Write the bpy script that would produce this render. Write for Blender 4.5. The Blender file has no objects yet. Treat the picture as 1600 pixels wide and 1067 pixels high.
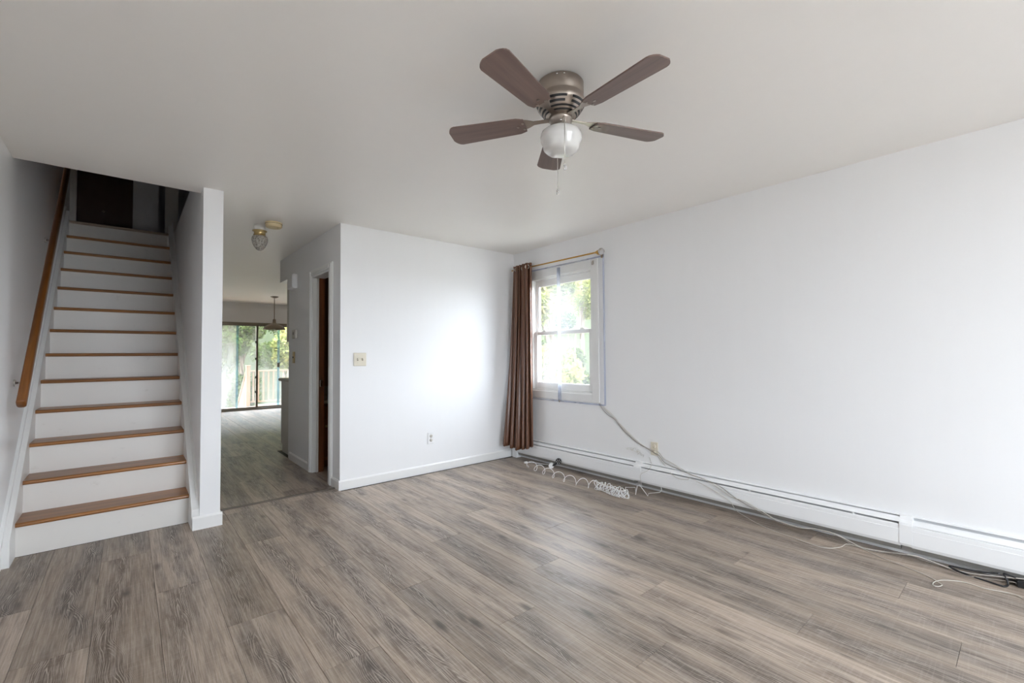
import bpy, math, random
from mathutils import Vector, Matrix

# ------------------------------------------------------------------ camera, world, light, exposure
SC = bpy.context.scene
COL = SC.collection
YAW, PITCH, ROLL, CAM_H = 0.7093, 0.0294, -0.0077, 1.2
FOCAL_PX = 698.334                      # for a 1600 px wide frame
_s, _c = math.sin(YAW), math.cos(YAW)
_w = Vector((_s*math.cos(PITCH), _c*math.cos(PITCH), math.sin(PITCH)))
_r0 = Vector((_c, -_s, 0.0)); _u0 = _r0.cross(_w)
_r = _r0*math.cos(ROLL) + _u0*math.sin(ROLL)
_u = _u0*math.cos(ROLL) - _r0*math.sin(ROLL)
cam_data = bpy.data.cameras.new('camera'); cam = bpy.data.objects.new('camera', cam_data); COL.objects.link(cam)
cam_data.sensor_width = 36.0; cam_data.lens = FOCAL_PX/1600*36; cam_data.clip_start = 0.05; cam_data.clip_end = 200
cam.matrix_world = Matrix(((_r.x, _u.x, -_w.x, 0), (_r.y, _u.y, -_w.y, 0), (_r.z, _u.z, -_w.z, CAM_H), (0, 0, 0, 1)))
SC.camera = cam

world = bpy.data.worlds.new('overcast_sky'); SC.world = world; world.use_nodes = True
_bg = world.node_tree.nodes['Background']
_bg.inputs[0].default_value = (0.82, 0.905, 1.0, 1); _bg.inputs[1].default_value = 5.0

SC.view_settings.view_transform = 'Standard'; SC.view_settings.look = 'None'
SC.view_settings.gamma = 1.0; SC.view_settings.use_curve_mapping = False
SC.view_settings.exposure = 2.22
SC.cycles.use_denoising = True; SC.cycles.adaptive_threshold = 0.02
SC.cycles.max_bounces = 12; SC.cycles.diffuse_bounces = 9; SC.cycles.glossy_bounces = 4
SC.cycles.transparent_max_bounces = 16; SC.cycles.transmission_bounces = 6
SC.cycles.caustics_reflective = False; SC.cycles.caustics_refractive = False
SC.cycles.sample_clamp_indirect = 12.0

def portal(name, loc, rot, sx, sy):
    d = bpy.data.lights.new(name, 'AREA'); d.shape = 'RECTANGLE'; d.size = sx; d.size_y = sy
    d.cycles.is_portal = True
    o = bpy.data.objects.new(name, d); COL.objects.link(o); o.location = loc; o.rotation_euler = rot
    return o

# ------------------------------------------------------------------ room measures (metres)
H = 2.4107          # ceiling
XL, XR = -0.545, 3.526
YB = 4.0675         # back wall
YF = -2.50          # front wall behind the camera
XH = 1.449          # hallway right wall
PX0, PX1, PY = 0.392, 0.513, 3.8216   # end of the stair wall
YFAR = 11.5
RISE, RUN, Y1 = 0.2065, 0.2257, 4.0045
SX0, SX1 = -0.503, 0.3466
ZUP = 13*RISE
YFW = (0.50, 2.50, 0.45, 2.16)        # front window x0 x1 z0 z1
portal('window_front_offscreen', ((YFW[0]+YFW[1])/2, YF-0.13, (YFW[2]+YFW[3])/2), (math.radians(90), 0, 0), YFW[1]-YFW[0], YFW[3]-YFW[2])
portal('window_side', (3.70, 3.31, 1.43), (0, math.radians(90), 0), 1.25, 0.88)
portal('window_sliding_door', (2.2, 11.75, 0.98), (math.radians(-90), 0, 0), 2.45, 1.95)

# ------------------------------------------------------------------ helpers
def tag(o, label=None, cat=None, group=None, kind=None):
    if label: o['label'] = label
    if cat: o['category'] = cat
    if group: o['group'] = group
    if kind: o['kind'] = kind
    return o

def empty(name, loc=(0, 0, 0), rz=0.0):
    o = bpy.data.objects.new(name, None); COL.objects.link(o); o.location = loc; o.rotation_euler = (0, 0, rz)
    o.empty_display_size = 0.1
    return o

class MB:
    """collects vertices and faces of ONE mesh"""
    def __init__(s): s.v = []; s.f = []; s.sm = []
    def add(s, vs, fs, smooth=False):
        n = len(s.v); s.v += [tuple(p) for p in vs]; s.f += [tuple(i+n for i in f) for f in fs]; s.sm += [smooth]*len(fs)
        return s
    def box(s, x0, x1, y0, y1, z0, z1):
        return s.add([(x0,y0,z0),(x1,y0,z0),(x1,y1,z0),(x0,y1,z0),(x0,y0,z1),(x1,y0,z1),(x1,y1,z1),(x0,y1,z1)],
                     [(0,3,2,1),(4,5,6,7),(0,1,5,4),(1,2,6,5),(2,3,7,6),(3,0,4,7)])
    def cbox(s, x0, x1, y0, y1, z0, z1, c):
        """box with chamfered edges"""
        c = min(c, (x1-x0)*.45, (y1-y0)*.45, (z1-z0)*.45)
        V = []; idx = {}
        for ax in range(3):
            for i in (0, 1):
                for j in (0, 1):
                    for k in (0, 1):
                        p = [(x0, x1)[i], (y0, y1)[j], (z0, z1)[k]]
                        for b in range(3):
                            if b != ax: p[b] += c*(1, -1)[(i, j, k)[b]]
                        idx[(ax, i, j, k)] = len(V); V.append(p)
        F = []
        for ax in range(3):
            b, d = [(1, 2), (2, 0), (0, 1)][ax]
            for sgn in (0, 1):
                q = []
                for (m, n) in ((0, 0), (1, 0), (1, 1), (0, 1)):
                    t = [0, 0, 0]; t[ax] = sgn; t[b] = m; t[d] = n; q.append(idx[(ax, *t)])
                F.append(q if sgn else q[::-1])
        for ax in range(3):          # edges parallel to ax
            b, d = [(1, 2), (2, 0), (0, 1)][ax]
            for m in (0, 1):
                for n in (0, 1):
                    t0 = [0, 0, 0]; t0[b] = m; t0[d] = n; t1 = list(t0); t1[ax] = 1
                    q = [idx[(b, *t0)], idx[(d, *t0)], idx[(d, *t1)], idx[(b, *t1)]]
                    F.append(q if (m == n) else q[::-1])
        for i in (0, 1):
            for j in (0, 1):
                for k in (0, 1):
                    q = [idx[(0, i, j, k)], idx[(1, i, j, k)], idx[(2, i, j, k)]]
                    F.append(q if (i+j+k) % 2 else q[::-1])
        return s.add(V, F)
    def prism(s, poly, axis, a, b):
        """extrude a 2D polygon along axis 0/1/2 from a to b; poly in the other two axes in cyclic order"""
        n = len(poly)
        def P(u, v, t):
            return [(t, u, v), (v, t, u), (u, v, t)][axis]
        V = [P(u, v, a) for u, v in poly] + [P(u, v, b) for u, v in poly]
        F = [tuple(range(n))[::-1], tuple(range(n, 2*n))] + [(i, (i+1) % n, n+(i+1) % n, n+i) for i in range(n)]
        return s.add(V, F)
    def lathe(s, prof, c=(0, 0, 0), n=32, smooth=True, arc=None):
        """revolve (r, z) about z through c"""
        V = []; F = []; m = len(prof)
        for k in range(n):
            a = 2*math.pi*k/n
            for r, z in prof: V.append((c[0]+r*math.cos(a), c[1]+r*math.sin(a), c[2]+z))
        for k in range(n):
            k2 = (k+1) % n
            for i in range(m-1): F.append((k*m+i, k2*m+i, k2*m+i+1, k*m+i+1))
        return s.add(V, F, smooth)
    def tube(s, pts, r, n=8, closed=False, smooth=True, caps=True):
        P = [Vector(p) for p in pts]; m = len(P); V = []; F = []
        up = Vector((0, 0, 1)); prev = None
        rr = r if isinstance(r, (list, tuple)) else [r]*m
        for i in range(m):
            if closed: t = P[(i+1) % m]-P[i-1]
            else: t = P[min(i+1, m-1)]-P[max(i-1, 0)]
            if t.length < 1e-9: t = Vector((1, 0, 0))
            t.normalize()
            if prev is None:
                a = t.cross(up)
                if a.length < 1e-3: a = t.cross(Vector((1, 0, 0)))
            else:
                a = prev - t*prev.dot(t)
                if a.length < 1e-6: a = t.cross(up)
            a.normalize(); b = t.cross(a); prev = a
            for k in range(n):
                g = 2*math.pi*k/n
                V.append(P[i] + (a*math.cos(g)+b*math.sin(g))*rr[i])
        for i in range(m if closed else m-1):
            j = (i+1) % m
            for k in range(n):
                k2 = (k+1) % n; F.append((i*n+k, i*n+k2, j*n+k2, j*n+k))
        if caps and not closed:
            F.append(tuple(range(n))[::-1]); F.append(tuple((m-1)*n+k for k in range(n)))
        return s.add(V, F, smooth)
    def disc(s, c, axis, r, t, n=24):
        """solid disc centred c, its axis a unit vector"""
        c = Vector(c); ax = Vector(axis).normalized()
        return s.tube([c-ax*t/2, c+ax*t/2], r, n, smooth=False)
    def mesh(s, name):
        me = bpy.data.meshes.new(name); me.from_pydata(s.v, [], s.f)
        me.polygons.foreach_set('use_smooth', s.sm); me.update()
        return me
    def build(s, name, mat, parent=None, loc=None):
        me = s.mesh(name); me.materials.append(mat)
        o = bpy.data.objects.new(name, me); COL.objects.link(o)
        if loc: o.location = loc
        if parent: o.parent = parent
        return o

def inst(src, parent=None, loc=None, rot=None):
    o = src.copy(); COL.objects.link(o)
    if parent is not None: o.parent = parent
    if loc is not None: o.location = loc
    if rot is not None: o.rotation_euler = rot
    return o

def smooth_path(P, sub=6):
    P = [Vector(p) for p in P]; out = []
    for i in range(len(P)-1):
        p0 = P[max(i-1, 0)]; p1 = P[i]; p2 = P[i+1]; p3 = P[min(i+2, len(P)-1)]
        for k in range(sub):
            t = k/sub
            out.append(0.5*((2*p1)+(p2-p0)*t+(2*p0-5*p1+4*p2-p3)*t*t+(3*p1-p0-3*p2+p3)*t**3))
    out.append(P[-1]); return out

# ------------------------------------------------------------------ materials
class NT:
    def __init__(s, name):
        s.m = bpy.data.materials.new(name); s.m.use_nodes = True; s.t = s.m.node_tree
        s.bsdf = s.t.nodes['Principled BSDF']; s.out = s.t.nodes['Material Output']
    def n(s, typ, ins=None, **kw):
        d = s.t.nodes.new(typ)
        for k, v in kw.items(): setattr(d, k, v)
        for k, v in (ins or {}).items(): s.set(d.inputs[k], v)
        return d
    def set(s, sock, v):
        if isinstance(v, bpy.types.NodeSocket): s.t.links.new(v, sock)
        else: sock.default_value = v
    def math(s, op, a, b=None, c=None, clamp=False):
        d = s.t.nodes.new('ShaderNodeMath'); d.operation = op; d.use_clamp = clamp
        s.set(d.inputs[0], a)
        if b is not None: s.set(d.inputs[1], b)
        if c is not None: s.set(d.inputs[2], c)
        return d.outputs[0]
    def mix(s, f, a, b, mode='MIX'):
        d = s.t.nodes.new('ShaderNodeMix'); d.data_type = 'RGBA'; d.blend_type = mode
        s.set(d.inputs[0], f); s.set(d.inputs[6], a); s.set(d.inputs[7], b); return d.outputs[2]
    def ramp(s, f, stops, interp='LINEAR'):
        d = s.t.nodes.new('ShaderNodeValToRGB'); d.color_ramp.interpolation = interp
        e = d.color_ramp.elements
        while len(e) < len(stops): e.new(0.5)
        for el, (p, c) in zip(e, stops):
            el.position = p; el.color = c if len(c) == 4 else (*c, 1)
        s.set(d.inputs[0], f); return d.outputs[0]
    def sstep(s, x, lo, hi):
        d = s.t.nodes.new('ShaderNodeMapRange'); d.interpolation_type = 'SMOOTHSTEP'
        s.set(d.inputs[0], x); d.inputs[1].default_value = lo; d.inputs[2].default_value = hi; return d.outputs[0]
    def noise(s, vec, scale=5, detail=3, rough=0.5, dist=0.0):
        return s.n('ShaderNodeTexNoise', {'Vector': vec, 'Scale': scale, 'Detail': detail, 'Roughness': rough, 'Distortion': dist}).outputs[0]
    def scaled(s, vec, sc):
        d = s.t.nodes.new('ShaderNodeVectorMath'); d.operation = 'MULTIPLY'; s.set(d.inputs[0], vec); d.inputs[1].default_value = sc
        return d.outputs[0]
    def bump(s, h, strength, dist=0.01):
        d = s.n('ShaderNodeBump', {'Height': h, 'Strength': strength, 'Distance': dist}); s.set(s.bsdf.inputs['Normal'], d.outputs[0])
    def p(s, **kw):
        for k, v in kw.items(): s.set(s.bsdf.inputs[k.replace('_', ' ')], v)

def simple(name, col, rough=0.5, metal=0.0, spec=0.5, var=0.06, vscale=4.0, bump=0.0, bscale=60.0, coat=0.0):
    """plain colour with faint procedural unevenness"""
    t = NT(name); co = t.n('ShaderNodeTexCoord').outputs['Object']
    a = t.noise(co, vscale, 4)
    c1 = tuple(max(0, x*(1-var)) for x in col)+(1,); c2 = tuple(min(1, x*(1+var)) for x in col)+(1,)
    t.p(Base_Color=t.mix(a, c1, c2), Roughness=rough, Metallic=metal, Specular_IOR_Level=spec, Coat_Weight=coat)
    if bump: t.bump(t.noise(co, bscale, 3), bump, 0.002)
    return t.m

def paint(name, col, rough, streak=0.0, scuff=0.0, bump=0.05):
    t = NT(name); g = t.n('ShaderNodeNewGeometry').outputs['Position']
    a = t.noise(g, 1.3, 4); b = t.noise(t.scaled(g, (14, 14, 1.2)), 1.0, 3)
    k = t.math('ADD', t.math('MULTIPLY', a, 0.7), t.math('MULTIPLY', b, 0.3))
    c1 = tuple(x*0.97 for x in col)+(1,); c2 = tuple(min(1, x*1.03) for x in col)+(1,)
    c = t.mix(k, c1, c2)
    if scuff:
        m = t.sstep(t.noise(t.scaled(g, (1, 1, 2.2)), 9.0, 5, 0.65), 0.62, 0.78)
        c = t.mix(t.math('MULTIPLY', m, scuff), c, (col[0]*0.55, col[1]*0.5, col[2]*0.45, 1))
    r = t.math('ADD', t.math('MULTIPLY', b, streak), rough-streak*0.5)
    t.p(Base_Color=c, Roughness=r, Specular_IOR_Level=0.5)
    t.bump(t.math('ADD', t.noise(g, 90, 3), t.math('MULTIPLY', t.noise(t.scaled(g, (40, 40, 2)), 1, 2), 0.6)), bump, 0.002)
    return t.m

M = {}
M['wall'] = paint('wall_paint', (0.825, 0.825, 0.83), 0.5)
M['wall_gloss'] = paint('stair_wall_paint', (0.825, 0.825, 0.83), 0.32, 0.10, bump=0.02)
M['hall'] = paint('hall_wall_paint', (0.825, 0.825, 0.83), 0.38, 0.1, bump=0.03)
M['ceiling'] = paint('ceiling_paint', (0.88, 0.855, 0.82), 0.42, 0.05, bump=0.06)
M['trim'] = paint('white_trim_paint', (0.82, 0.815, 0.80), 0.35)
M['riser'] = paint('riser_paint', (0.78, 0.755, 0.72), 0.42, 0.05, scuff=0.28)
M['heater'] = paint('heater_enamel', (0.83, 0.835, 0.84), 0.35)
M['landing_wall'] = paint('upstairs_wall_paint', (0.825, 0.825, 0.83), 0.5)
M['landing_trim'] = paint('upstairs_trim_paint', (0.80, 0.77, 0.72), 0.4)
M['brown_wall'] = paint('bathroom_wall', (0.30, 0.17, 0.10), 0.55)
M['dark'] = simple('dark_gap', (0.045, 0.04, 0.035), 0.8)
M['fins'] = simple('heater_fins', (0.32, 0.31, 0.29), 0.55, 0.4)
M['door_brown'] = simple('dark_brown_door', (0.055, 0.030, 0.022), 0.5)
M['nickel'] = simple('brushed_nickel', (0.40, 0.345, 0.30), 0.33, 1.0, var=0.1, vscale=20)
M['chrome'] = simple('polished_metal', (0.65, 0.63, 0.60), 0.2, 1.0)
M['brass'] = simple('brass', (0.55, 0.42, 0.20), 0.3, 1.0)
M['gold'] = simple('gold_rod', (0.46, 0.25, 0.045), 0.35, 0.6)
M['opal'] = simple('opal_glass', (0.72, 0.71, 0.69), 0.12, var=0.08, vscale=7, coat=0.5)
M['ivory'] = simple('ivory_plastic', (0.70, 0.645, 0.53), 0.4)
M['old_plastic'] = simple('yellowed_plastic', (0.68, 0.55, 0.33), 0.4)
M['white_plastic'] = simple('white_plastic', (0.82, 0.82, 0.82), 0.35)
M['beige_plastic'] = simple('beige_plastic', (0.62, 0.59, 0.53), 0.45)
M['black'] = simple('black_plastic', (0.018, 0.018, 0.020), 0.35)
M['cable_white'] = simple('white_cable', (0.56, 0.53, 0.48), 0.4)
M['cable_grey'] = simple('grey_cable', (0.28, 0.25, 0.22), 0.45)
M['bronze'] = simple('bronze_aluminium', (0.26, 0.225, 0.18), 0.4, 0.3)
M['counter'] = simple('counter_laminate', (0.48, 0.42, 0.34), 0.35)
M['cabinet'] = simple('grey_cabinet', (0.60, 0.58, 0.54), 0.4)
M['concrete'] = simple('subfloor', (0.10, 0.085, 0.07), 0.9)
M['bark'] = simple('bark', (0.16, 0.12, 0.09), 0.9, var=0.4, vscale=12)
M['strip'] = simple('transition_strip', (0.13, 0.105, 0.085), 0.45, var=0.25, vscale=25)
M['lamp_metal'] = simple('pendant_enamel', (0.27, 0.22, 0.17), 0.35, 0.4)

def wood(name, light, dark, along, rough=0.38, fine=1.0):
    t = NT(name); co = t.n('ShaderNodeTexCoord').outputs['Object']
    rnd = t.n('ShaderNodeObjectInfo').outputs['Random']
    off = t.n('ShaderNodeCombineXYZ', {'X': t.math('MULTIPLY', rnd, 13.0), 'Y': t.math('MULTIPLY', rnd, 7.0), 'Z': t.math('MULTIPLY', rnd, 5.0)}).outputs[0]
    v = t.n('ShaderNodeVectorMath', {0: co, 1: off}, operation='ADD').outputs[0]
    sc = [34*fine, 34*fine, 34*fine]; sc[along] = 1.6
    g = t.noise(t.scaled(v, tuple(sc)), 1.0, 5, 0.6, 0.4)
    sc2 = [7, 7, 7]; sc2[along] = 0.8
    b = t.noise(t.scaled(v, tuple(sc2)), 1.0, 3)
    k = t.math('ADD', t.math('MULTIPLY', g, 0.65), t.math('MULTIPLY', b, 0.45))
    t.p(Base_Color=t.ramp(k, [(0.38, dark), (0.66, light)]), Roughness=rough, Coat_Weight=0.15)
    t.bump(g, 0.08, 0.002); return t.m
M['tread'] = wood('oak_tread', (0.38, 0.160, 0.042), (0.17, 0.064, 0.016), 0)
M['rail'] = wood('oak_handrail', (0.24, 0.085, 0.016), (0.10, 0.032, 0.007), 1, 0.28)
M['blade'] = wood('fan_blade_veneer', (0.20, 0.135, 0.115), (0.13, 0.085, 0.072), 0, 0.4)
M['cherry'] = wood('cherry_wood', (0.22, 0.075, 0.025), (0.10, 0.032, 0.012), 2, 0.35)
M['deck'] = wood('cedar', (0.34, 0.235, 0.155), (0.26, 0.17, 0.105), 2, 0.7)

def plank_mat():
    t = NT('grey_oak_vinyl')
    co = t.n('ShaderNodeTexCoord').outputs['Object']
    rnd = t.n('ShaderNodeObjectInfo').outputs['Random']
    r2 = t.math('FRACT', t.math('MULTIPLY', rnd, 17.31)); r3 = t.math('FRACT', t.math('MULTIPLY', rnd, 71.7))
    sep = t.n('ShaderNodeSeparateXYZ', {0: co})
    x, y = sep.outputs[0], sep.outputs[1]
    yo = t.math('ADD', y, t.math('MULTIPLY', rnd, 40.0)); zo = t.math('MULTIPLY', r2, 30.0)
    v = t.n('ShaderNodeCombineXYZ', {'X': x, 'Y': yo, 'Z': zo}).outputs[0]
    # broad dark heart patches running along the plank
    warp = t.math('MULTIPLY', t.math('SUBTRACT', t.noise(t.scaled(v, (0.0, 1.7, 1.0)), 1.0, 2), 0.5), 0.24)
    xc = t.math('ADD', t.math('ADD', x, warp), t.math('MULTIPLY', t.math('SUBTRACT', r3, 0.5), 0.07))
    heart = t.math('SUBTRACT', 1.0, t.sstep(t.math('ABSOLUTE', xc), 0.022, 0.10))
    blot = t.noise(t.scaled(v, (9.0, 1.5, 1.0)), 1.0, 4, 0.6)
    patch = t.math('MULTIPLY', heart, t.sstep(blot, 0.35, 0.54))
    # cathedral lines: nested long arches
    wob = t.math('MULTIPLY', t.math('SUBTRACT', t.noise(t.scaled(v, (9, 2.2, 1)), 1.0, 3), 0.5), 0.050)
    # arch coordinate: parabola opening along the plank
    arch = t.math('ADD', t.math('ADD', t.math('MULTIPLY', t.math('MULTIPLY', xc, xc), 14.0), t.math('MULTIPLY', t.math('ABSOLUTE', xc), 0.75)), t.math('ADD', t.math('MULTIPLY', yo, 0.10), wob))
    ph = t.math('SINE', t.math('MULTIPLY', arch, 600.0))
    line = t.sstep(ph, 0.45, 0.95)
    line = t.math('MULTIPLY', line, t.sstep(t.noise(t.scaled(v, (60, 9, 1)), 1.0, 3), 0.35, 0.6))
    # straight fine grain
    fine = t.noise(t.scaled(v, (190, 5.5, 1)), 1.0, 4, 0.65, 0.3)
    mid = t.noise(t.scaled(v, (38, 2.2, 1)), 1.0, 4, 0.6, 0.5)
    saw = t.noise(t.scaled(v, (7, 120, 1)), 1.0, 2)
    big = t.noise(t.scaled(v, (3, 0.9, 1)), 1.0, 2)
    base = t.mix(t.math('MULTIPLY', t.math('ADD', big, t.math('MULTIPLY', r2, 0.6)), 0.62, clamp=True), (0.270, 0.203, 0.150, 1), (0.490, 0.398, 0.320, 1))
    warmth = t.math('MULTIPLY', t.sstep(r3, 0.55, 0.9), 0.6)
    dark = t.mix(warmth, (0.076, 0.058, 0.050, 1), (0.118, 0.073, 0.043, 1))
    c = t.mix(t.math('MULTIPLY', patch, 0.84), base, dark)
    c = t.mix(t.math('MULTIPLY', t.sstep(fine, 0.44, 0.60), 0.45), c, (0.58, 0.50, 0.43, 1))
    st = t.noise(t.scaled(v, (85, 2.4, 1)), 1.0, 5, 0.7, 0.6)
    c = t.mix(t.math('MULTIPLY', t.sstep(st, 0.49, 0.62), 0.42), c, (0.130, 0.094, 0.069, 1))
    c = t.mix(t.math('MULTIPLY', t.sstep(mid, 0.50, 0.68), 0.45), c, (0.135, 0.102, 0.080, 1))
    c = t.mix(t.math('MULTIPLY', t.sstep(saw, 0.50, 0.70), 0.11), c, (0.60, 0.52, 0.46, 1))
    lm = t.math('ADD', t.math('ADD', t.math('MULTIPLY', patch, 0.45), t.math('MULTIPLY', heart, 0.22)), 0.10)
    c = t.mix(t.math('MULTIPLY', line, lm), c, (0.60, 0.52, 0.45, 1))
    # knots
    vor = t.n('ShaderNodeTexVoronoi', {'Vector': t.scaled(v, (7.0, 2.3, 1.0)), 'Scale': 1.0}).outputs['Distance']
    knot = t.math('MULTIPLY', t.math('SUBTRACT', 1.0, t.sstep(vor, 0.03, 0.20)), t.sstep(t.noise(t.scaled(v, (5, 3, 1)), 1.0, 2), 0.38, 0.55))
    c = t.mix(t.math('MULTIPLY', knot, 0.75), c, (0.055, 0.042, 0.036, 1))
    tone = t.math('ADD', t.math('MULTIPLY', rnd, 0.30), 0.84)
    c = t.mix(1.0, c, t.n('ShaderNodeCombineColor', {0: tone, 1: tone, 2: tone}).outputs[0], 'MULTIPLY')
    t.p(Base_Color=c, Roughness=t.math('ADD', t.math('MULTIPLY', fine, 0.16), 0.36), Specular_IOR_Level=0.5)
    t.bump(t.math('ADD', fine, t.math('MULTIPLY', line, 0.7)), 0.12, 0.002)
    return t.m
M['plank'] = plank_mat()

def glassy(name, haze=0.0, tint=(1, 1, 1), streaks=False, refl=1.0):
    """thin pane: clear, with fresnel reflection and an optional milky film"""
    t = NT(name); t.t.nodes.remove(t.bsdf)
    tr = t.n('ShaderNodeBsdfTransparent', {0: (*tint, 1)}).outputs[0]
    gl = t.n('ShaderNodeBsdfGlossy', {0: (1, 1, 1, 1), 'Roughness': 0.03}).outputs[0]
    fc = t.n('ShaderNodeLayerWeight', {0: 0.5}).outputs['Facing']
    fr = t.math('ADD', t.math('MULTIPLY', t.math('POWER', fc, 4.0), 0.55), 0.035)
    base = t.n('ShaderNodeMixShader', {0: t.math('MULTIPLY', fr, refl), 1: tr, 2: gl}).outputs[0]
    if haze:
        co = t.n('ShaderNodeTexCoord').outputs['Object']
        tl = t.n('ShaderNodeBsdfTranslucent', {0: (0.9, 0.92, 0.93, 1)}).outputs[0]
        df = t.n('ShaderNodeBsdfDiffuse', {0: (0.9, 0.9, 0.9, 1)}).outputs[0]
        milk = t.n('ShaderNodeMixShader', {0: 0.5, 1: tl, 2: df}).outputs[0]
        nz = t.noise(t.scaled(co, (3, 3, 0.8)), 1.0, 3)
        f = t.math('MULTIPLY', t.sstep(nz, 0.25, 0.75), haze*1.4)
        if streaks:   # dried condensation running down the inside of the failed pane
            sp = t.n('ShaderNodeSeparateXYZ', {0: co}); x, z = sp.outputs[0], sp.outputs[2]
            wob = t.math('MULTIPLY', t.math('SUBTRACT', t.noise(t.scaled(co, (1, 1, 2.2)), 1.0, 4), 0.5), 0.30)
            d = t.math('ABSOLUTE', t.math('SUBTRACT', t.math('ADD', x, wob), t.math('ADD', t.math('MULTIPLY', z, 0.07), 0.22)))
            m = t.math('SUBTRACT', 1.0, t.sstep(d, 0.02, 0.14))
            m = t.math('MULTIPLY', m, t.sstep(t.noise(t.scaled(co, (22, 22, 5)), 1.0, 4, 0.7), 0.25, 0.6))
            f = t.math('ADD', f, t.math('MULTIPLY', m, 0.55))
        base = t.n('ShaderNodeMixShader', {0: f, 1: base, 2: milk}).outputs[0]
    t.t.links.new(base, t.out.inputs[0]); return t.m
M['glass'] = glassy('window_glass', 0.055)
M['glass_clear'] = glassy('clear_glass', 0.02)
M['film'] = glassy('plastic_film', 0.035, refl=0.8)
M['film_hazy'] = glassy('hazy_film', 0.28)
M['glass_paled'] = glassy('paled_glass', 0.12)  # haze mixed into the pane to make the view outside paler and brighter
M['glass_fogged'] = glassy('fogged_glass', 0.16, streaks=True)
M['clear_strip'] = glassy('clear_plastic_channel', 0.30, tint=(0.78, 0.81, 0.90))
M['blue_strip'] = glassy('bluish_plastic_edge', 0.25, tint=(0.50, 0.68, 0.74))
def crystal():
    t = NT('cut_glass'); t.p(Base_Color=(0.93, 0.92, 0.92, 1), Roughness=0.08, Transmission_Weight=0.75, IOR=1.45)
    co = t.n('ShaderNodeTexCoord').outputs['Object']
    t.bump(t.n('ShaderNodeTexVoronoi', {'Vector': co, 'Scale': 110.0}).outputs['Distance'], 0.5, 0.004); return t.m
M['crystal'] = crystal()
def cut_grey():
    t = NT('pressed_glass'); co = t.n('ShaderNodeTexCoord').outputs['Object']
    d = t.n('ShaderNodeTexVoronoi', {'Vector': t.scaled(co, (1, 1, 0.8)), 'Scale': 85.0}).outputs['Distance']
    t.p(Base_Color=t.ramp(d, [(0.1, (0.20, 0.18, 0.15)), (0.6, (0.52, 0.49, 0.44))]), Roughness=0.15, Transmission_Weight=0.35)
    t.bump(d, 0.6, 0.004); return t.m
M['pressed'] = cut_grey()
def satin():
    t = NT('brown_satin'); co = t.n('ShaderNodeTexCoord').outputs['Object']
    a = t.noise(t.scaled(co, (30, 30, 1.5)), 1.0, 3)
    t.p(Base_Color=t.mix(a, (0.105, 0.042, 0.021, 1), (0.165, 0.072, 0.038, 1)), Roughness=0.38, Sheen_Weight=0.0, Specular_IOR_Level=0.6, Anisotropic=0.4)
    t.bump(t.noise(t.scaled(co, (8, 8, 60)), 1.0, 2), 0.06, 0.002); return t.m
M['satin'] = satin()
def leaf(name, c1, c2, c3):
    t = NT(name); t.t.nodes.remove(t.bsdf)
    g = t.n('ShaderNodeNewGeometry').outputs['Position']
    a = t.noise(g, 2.1, 4, 0.7); c = t.ramp(a, [(0.32, c1), (0.5, c2), (0.68, c3)])
    d = t.n('ShaderNodeBsdfDiffuse', {0: c}).outputs[0]; l = t.n('ShaderNodeBsdfTranslucent', {0: c}).outputs[0]
    t.t.links.new(t.n('ShaderNodeMixShader', {0: 0.4, 1: d, 2: l}).outputs[0], t.out.inputs[0]); return t.m
M['leaf_green'] = leaf('green_leaves', (0.040, 0.070, 0.016), (0.085, 0.125, 0.035), (0.15, 0.18, 0.07))
M['leaf_yellow'] = leaf('yellow_green_leaves', (0.11, 0.15, 0.04), (0.24, 0.26, 0.09), (0.36, 0.29, 0.09))
M['leaf_red'] = leaf('turning_leaves', (0.17, 0.16, 0.04), (0.28, 0.17, 0.06), (0.28, 0.11, 0.06))
def grass():
    t = NT('lawn'); g = t.n('ShaderNodeNewGeometry').outputs['Position']
    t.p(Base_Color=t.mix(t.noise(g, 3.0, 5), (0.17, 0.165, 0.13, 1), (0.27, 0.26, 0.20, 1)), Roughness=0.95); return t.m
M['grass'] = grass()

M['bounce_slab'] = simple('pale_concrete', (0.42, 0.40, 0.37), 0.9, var=0.12, vscale=1.5)  # surface of the slabs added outdoors to bounce light into the rooms
M['bank'] = simple('wooded_bank', (0.036, 0.046, 0.020), 1.0, var=0.55, vscale=1.1)


# ------------------------------------------------------------------ the shell
def struct(name, mb, mat, label=None, parent=None):
    o = mb.build(name, mat, parent)
    if parent is None: tag(o, label, kind='structure')
    return o

FW = 4.6   # far right of the dining room
w = MB(); w.box(XL-0.12, XL, YF-0.12, 9.1, -0.2, 5.2);
struct('wall_left', w, M['wall_gloss'], 'left wall beside the staircase, glossy off-white paint')
# right wall with the window opening
WY0, WY1, WZ0, WZ1 = 2.872, 3.750, 0.800, 2.060
w = MB()
w.box(XR, XR+0.13, YF-0.12, WY0, -0.2, H+0.2); w.box(XR, XR+0.13, WY1, YB+0.15, -0.2, H+0.2)
w.box(XR, XR+0.13, WY0, WY1, -0.2, WZ0); w.box(XR, XR+0.13, WY0, WY1, WZ1, H+0.2)
struct('wall_right', w, M['wall'], 'long white right wall with the window')
struct('wall_back', MB().box(XH, XR+0.13, YB, YB+0.12, -0.2, H+0.1), M['wall'], 'white back wall with switch plate and outlet')
w = MB(); a, b, c, d = YFW
w.box(XL-0.12, a, YF-0.12, YF, -0.2, H+0.2); w.box(b, XR+0.13, YF-0.12, YF, -0.2, H+0.2)
w.box(a, b, YF-0.12, YF, -0.2, c); w.box(a, b, YF-0.12, YF, d, H+0.2)
struct('wall_front', w, M['wall'], 'white front wall with the large front window')
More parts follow.
